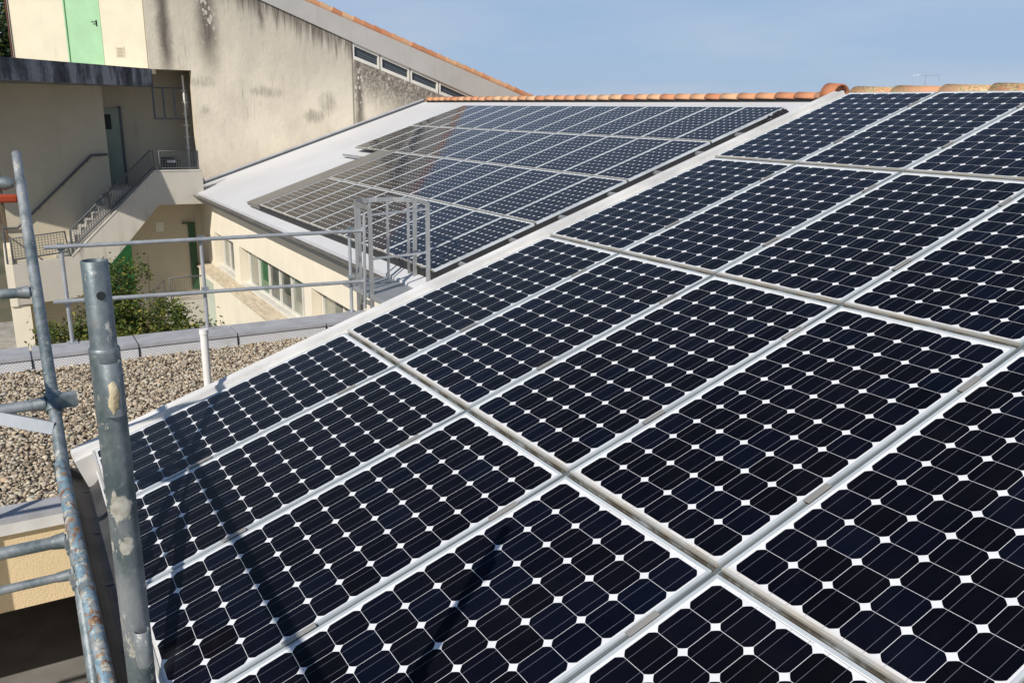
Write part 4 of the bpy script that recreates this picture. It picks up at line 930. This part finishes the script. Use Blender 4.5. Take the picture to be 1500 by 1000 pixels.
# ------------------------------------------------------------------ vegetation
def leaves(centres, n_, size, seed, rad):
    """leaf faces scattered round twig points"""
    rg = np.random.default_rng(seed); c = np.array(centres)
    k = rg.integers(0, len(c), n_); p = c[k, :3] + rg.normal(0, 1, (n_, 3)) * (rad * c[k, 3])[:, None]
    d = rg.normal(0, 1, (n_, 3)); d[:, 2] = d[:, 2] * 0.6 - 0.1; d /= np.linalg.norm(d, axis=1)[:, None]
    e = np.cross(d, rg.normal(0, 1, (n_, 3))); e /= np.linalg.norm(e, axis=1)[:, None]
    L = size * rg.uniform(.6, 1.3, n_)[:, None]; nrm = np.cross(d, e)
    v = np.stack([p, p + d * L * .5 + e * L * .22 + nrm * L * .05, p + d * L, p + d * L * .5 - e * L * .22 + nrm * L * .05], 1).reshape(-1, 3)
    return v
def foliage(name, centres, n_, size, seed, rad, mat, parent):
    v = leaves(centres, n_, size, seed, rad) - np.array(parent.location)
    me = bpy.data.meshes.new(name); me.vertices.add(len(v)); me.vertices.foreach_set('co', v.reshape(-1).astype(np.float32))
    nf = n_; me.loops.add(nf * 4); me.loops.foreach_set('vertex_index', np.arange(nf * 4, dtype=np.int32)); me.polygons.add(nf)
    me.polygons.foreach_set('loop_start', np.arange(0, nf * 4, 4, dtype=np.int32)); me.polygons.foreach_set('loop_total', np.full(nf, 4, np.int32))
    me.update(calc_edges=True); me.materials.append(MAT[mat]); o = bpy.data.objects.new(name, me); COL.objects.link(o); o.parent = parent; return o
def plant(name, base, label, cat, limbs, crown, n_, size, seed, rad, mat, r0=0.09):
    """limbs: list of end points; twigs branch off each limb"""
    t = thing(name, base, label, cat); rs = random.Random(seed); base = Vector(base); cs = []; b = MB()
    for (e, w) in limbs:
        e = Vector(e); m = base.lerp(e, 0.5) + Vector((rs.uniform(-.2, .2), rs.uniform(-.2, .2), rs.uniform(0, .3)))
        b.tube([base, m, e], [r0 * w, r0 * w * .6, r0 * w * .15], 7)
        for k in range(crown):
            f = rs.uniform(0.45, 1.0); s0 = (base.lerp(m, f * 2) if f < .5 else m.lerp(e, f * 2 - 1))
            d = Vector((rs.gauss(0, 1), rs.gauss(0, 1), rs.gauss(0.35, .8))).normalized() * rs.uniform(.25, .75) * w
            b.tube([s0, s0 + d * .5 + Vector((0, 0, .03)), s0 + d], [0.014 * w, 0.009 * w, 0.003], 4, False)
            for q in (.55, .8, 1.0): cs.append((*(s0 + d * q), rs.uniform(.6, 1.3)))
    b.build('stems', MAT['bark'], t); foliage('foliage', cs, n_, size, seed, rad, mat, t); return t
plant('shrub_tree', (-17.4, 1.9, GZ), 'bushy green shrub with yellow tints growing behind the flat roof parapet', 'shrub',
      [((-17.7, 1.50, -3.45), .8), ((-17.6, 1.72, -3.1), .6), ((-17.2, 2.2, -3.75), .8), ((-16.9, 2.65, -3.95), .7), ((-16.6, 3.05, -4.15), .55), ((-18.2, 1.0, -4.1), .8), ((-18.4, 0.55, -4.3), .7), ((-17.2, 1.7, -3.9), .8), ((-16.9, 2.1, -4.2), .9), ((-17.6, 1.2, -4.4), .9), ((-16.7, 2.6, -4.5), .8)],
      34, 34000, 0.08, 3, 0.09, 'leaf')
t = thing('sapling', (-18.5, 2.3, GZ), 'thin sapling with sparse leaves standing against the sunlit patch of wall', 'sapling')
b = MB(); b.tube([(-18.5, 2.3, GZ), (-18.5, 2.32, -4.2), (-18.5, 2.4, -2.9)], [0.03, 0.015, 0.004], 6); b.build('stem', MAT['bark'], t)
foliage('foliage', [(-18.5 + random.uniform(-.1, .1), 2.37 + random.uniform(-.17, .17), -3.0 - .11 * k, .5) for k in range(9)] , 130, 0.085, 8, 0.10, 'leaf', t)
def crown_tree(name, base, h, r, label, seed, mat='leaf_dark', n_=9000, size=0.3, nl=14, cr=12):
    rs = random.Random(seed); L = []
    for k in range(nl):
        a = rs.uniform(0, 6.28); q = rs.uniform(.3, 1) * r; z = base[2] + h * rs.uniform(.55, 1.0) * (1 - .25 * q / r)
        L.append(((base[0] + q * math.cos(a), base[1] + q * math.sin(a), z), h / 7))
    return plant(name, base, label, 'tree', L, cr, n_, size, seed, h / 22, mat, 0.18)
crown_tree('tree', (-52, 0.2, GZ), 14.5, 3.6, 'dark green tree behind the tall building at the left edge', 21, n_=26000, size=0.32, nl=34, cr=14)
crown_tree('tree', (-52.5, 35.6, GZ), 8.65, 1.3, 'dark tree top peeping over the far ridge tiles', 22, n_=3000, size=0.2, nl=16)
crown_tree('tree', (-57.4, 65.0, GZ), 9.3, 1.0, 'tiny twiggy tree top showing over the middle of the far ridge', 23, n_=700, size=0.16, nl=8)
an = thing('antenna', (-39.0, 57.1, GZ), 'faint white aerial mast standing beyond the near ridge tiles', 'antenna')
b = MB(); b.tube([(-39.0, 57.1, GZ), (-39.0, 57.1, 2.9)], 0.02, 6); b.build('mast', MAT['alu'], an)
b = MB()
for dx, dy in ((-.45, -.7), (.45, .7)): b.tube([(-39.0, 57.1, 2.9), (-39.0 + dx, 57.1 + dy, 2.9 + .05), (-39.0 + dx * 1.2, 57.1 + dy * 1.2, 2.5)], 0.013, 5)
b.build('aerial_arm', MAT['alu'], an)
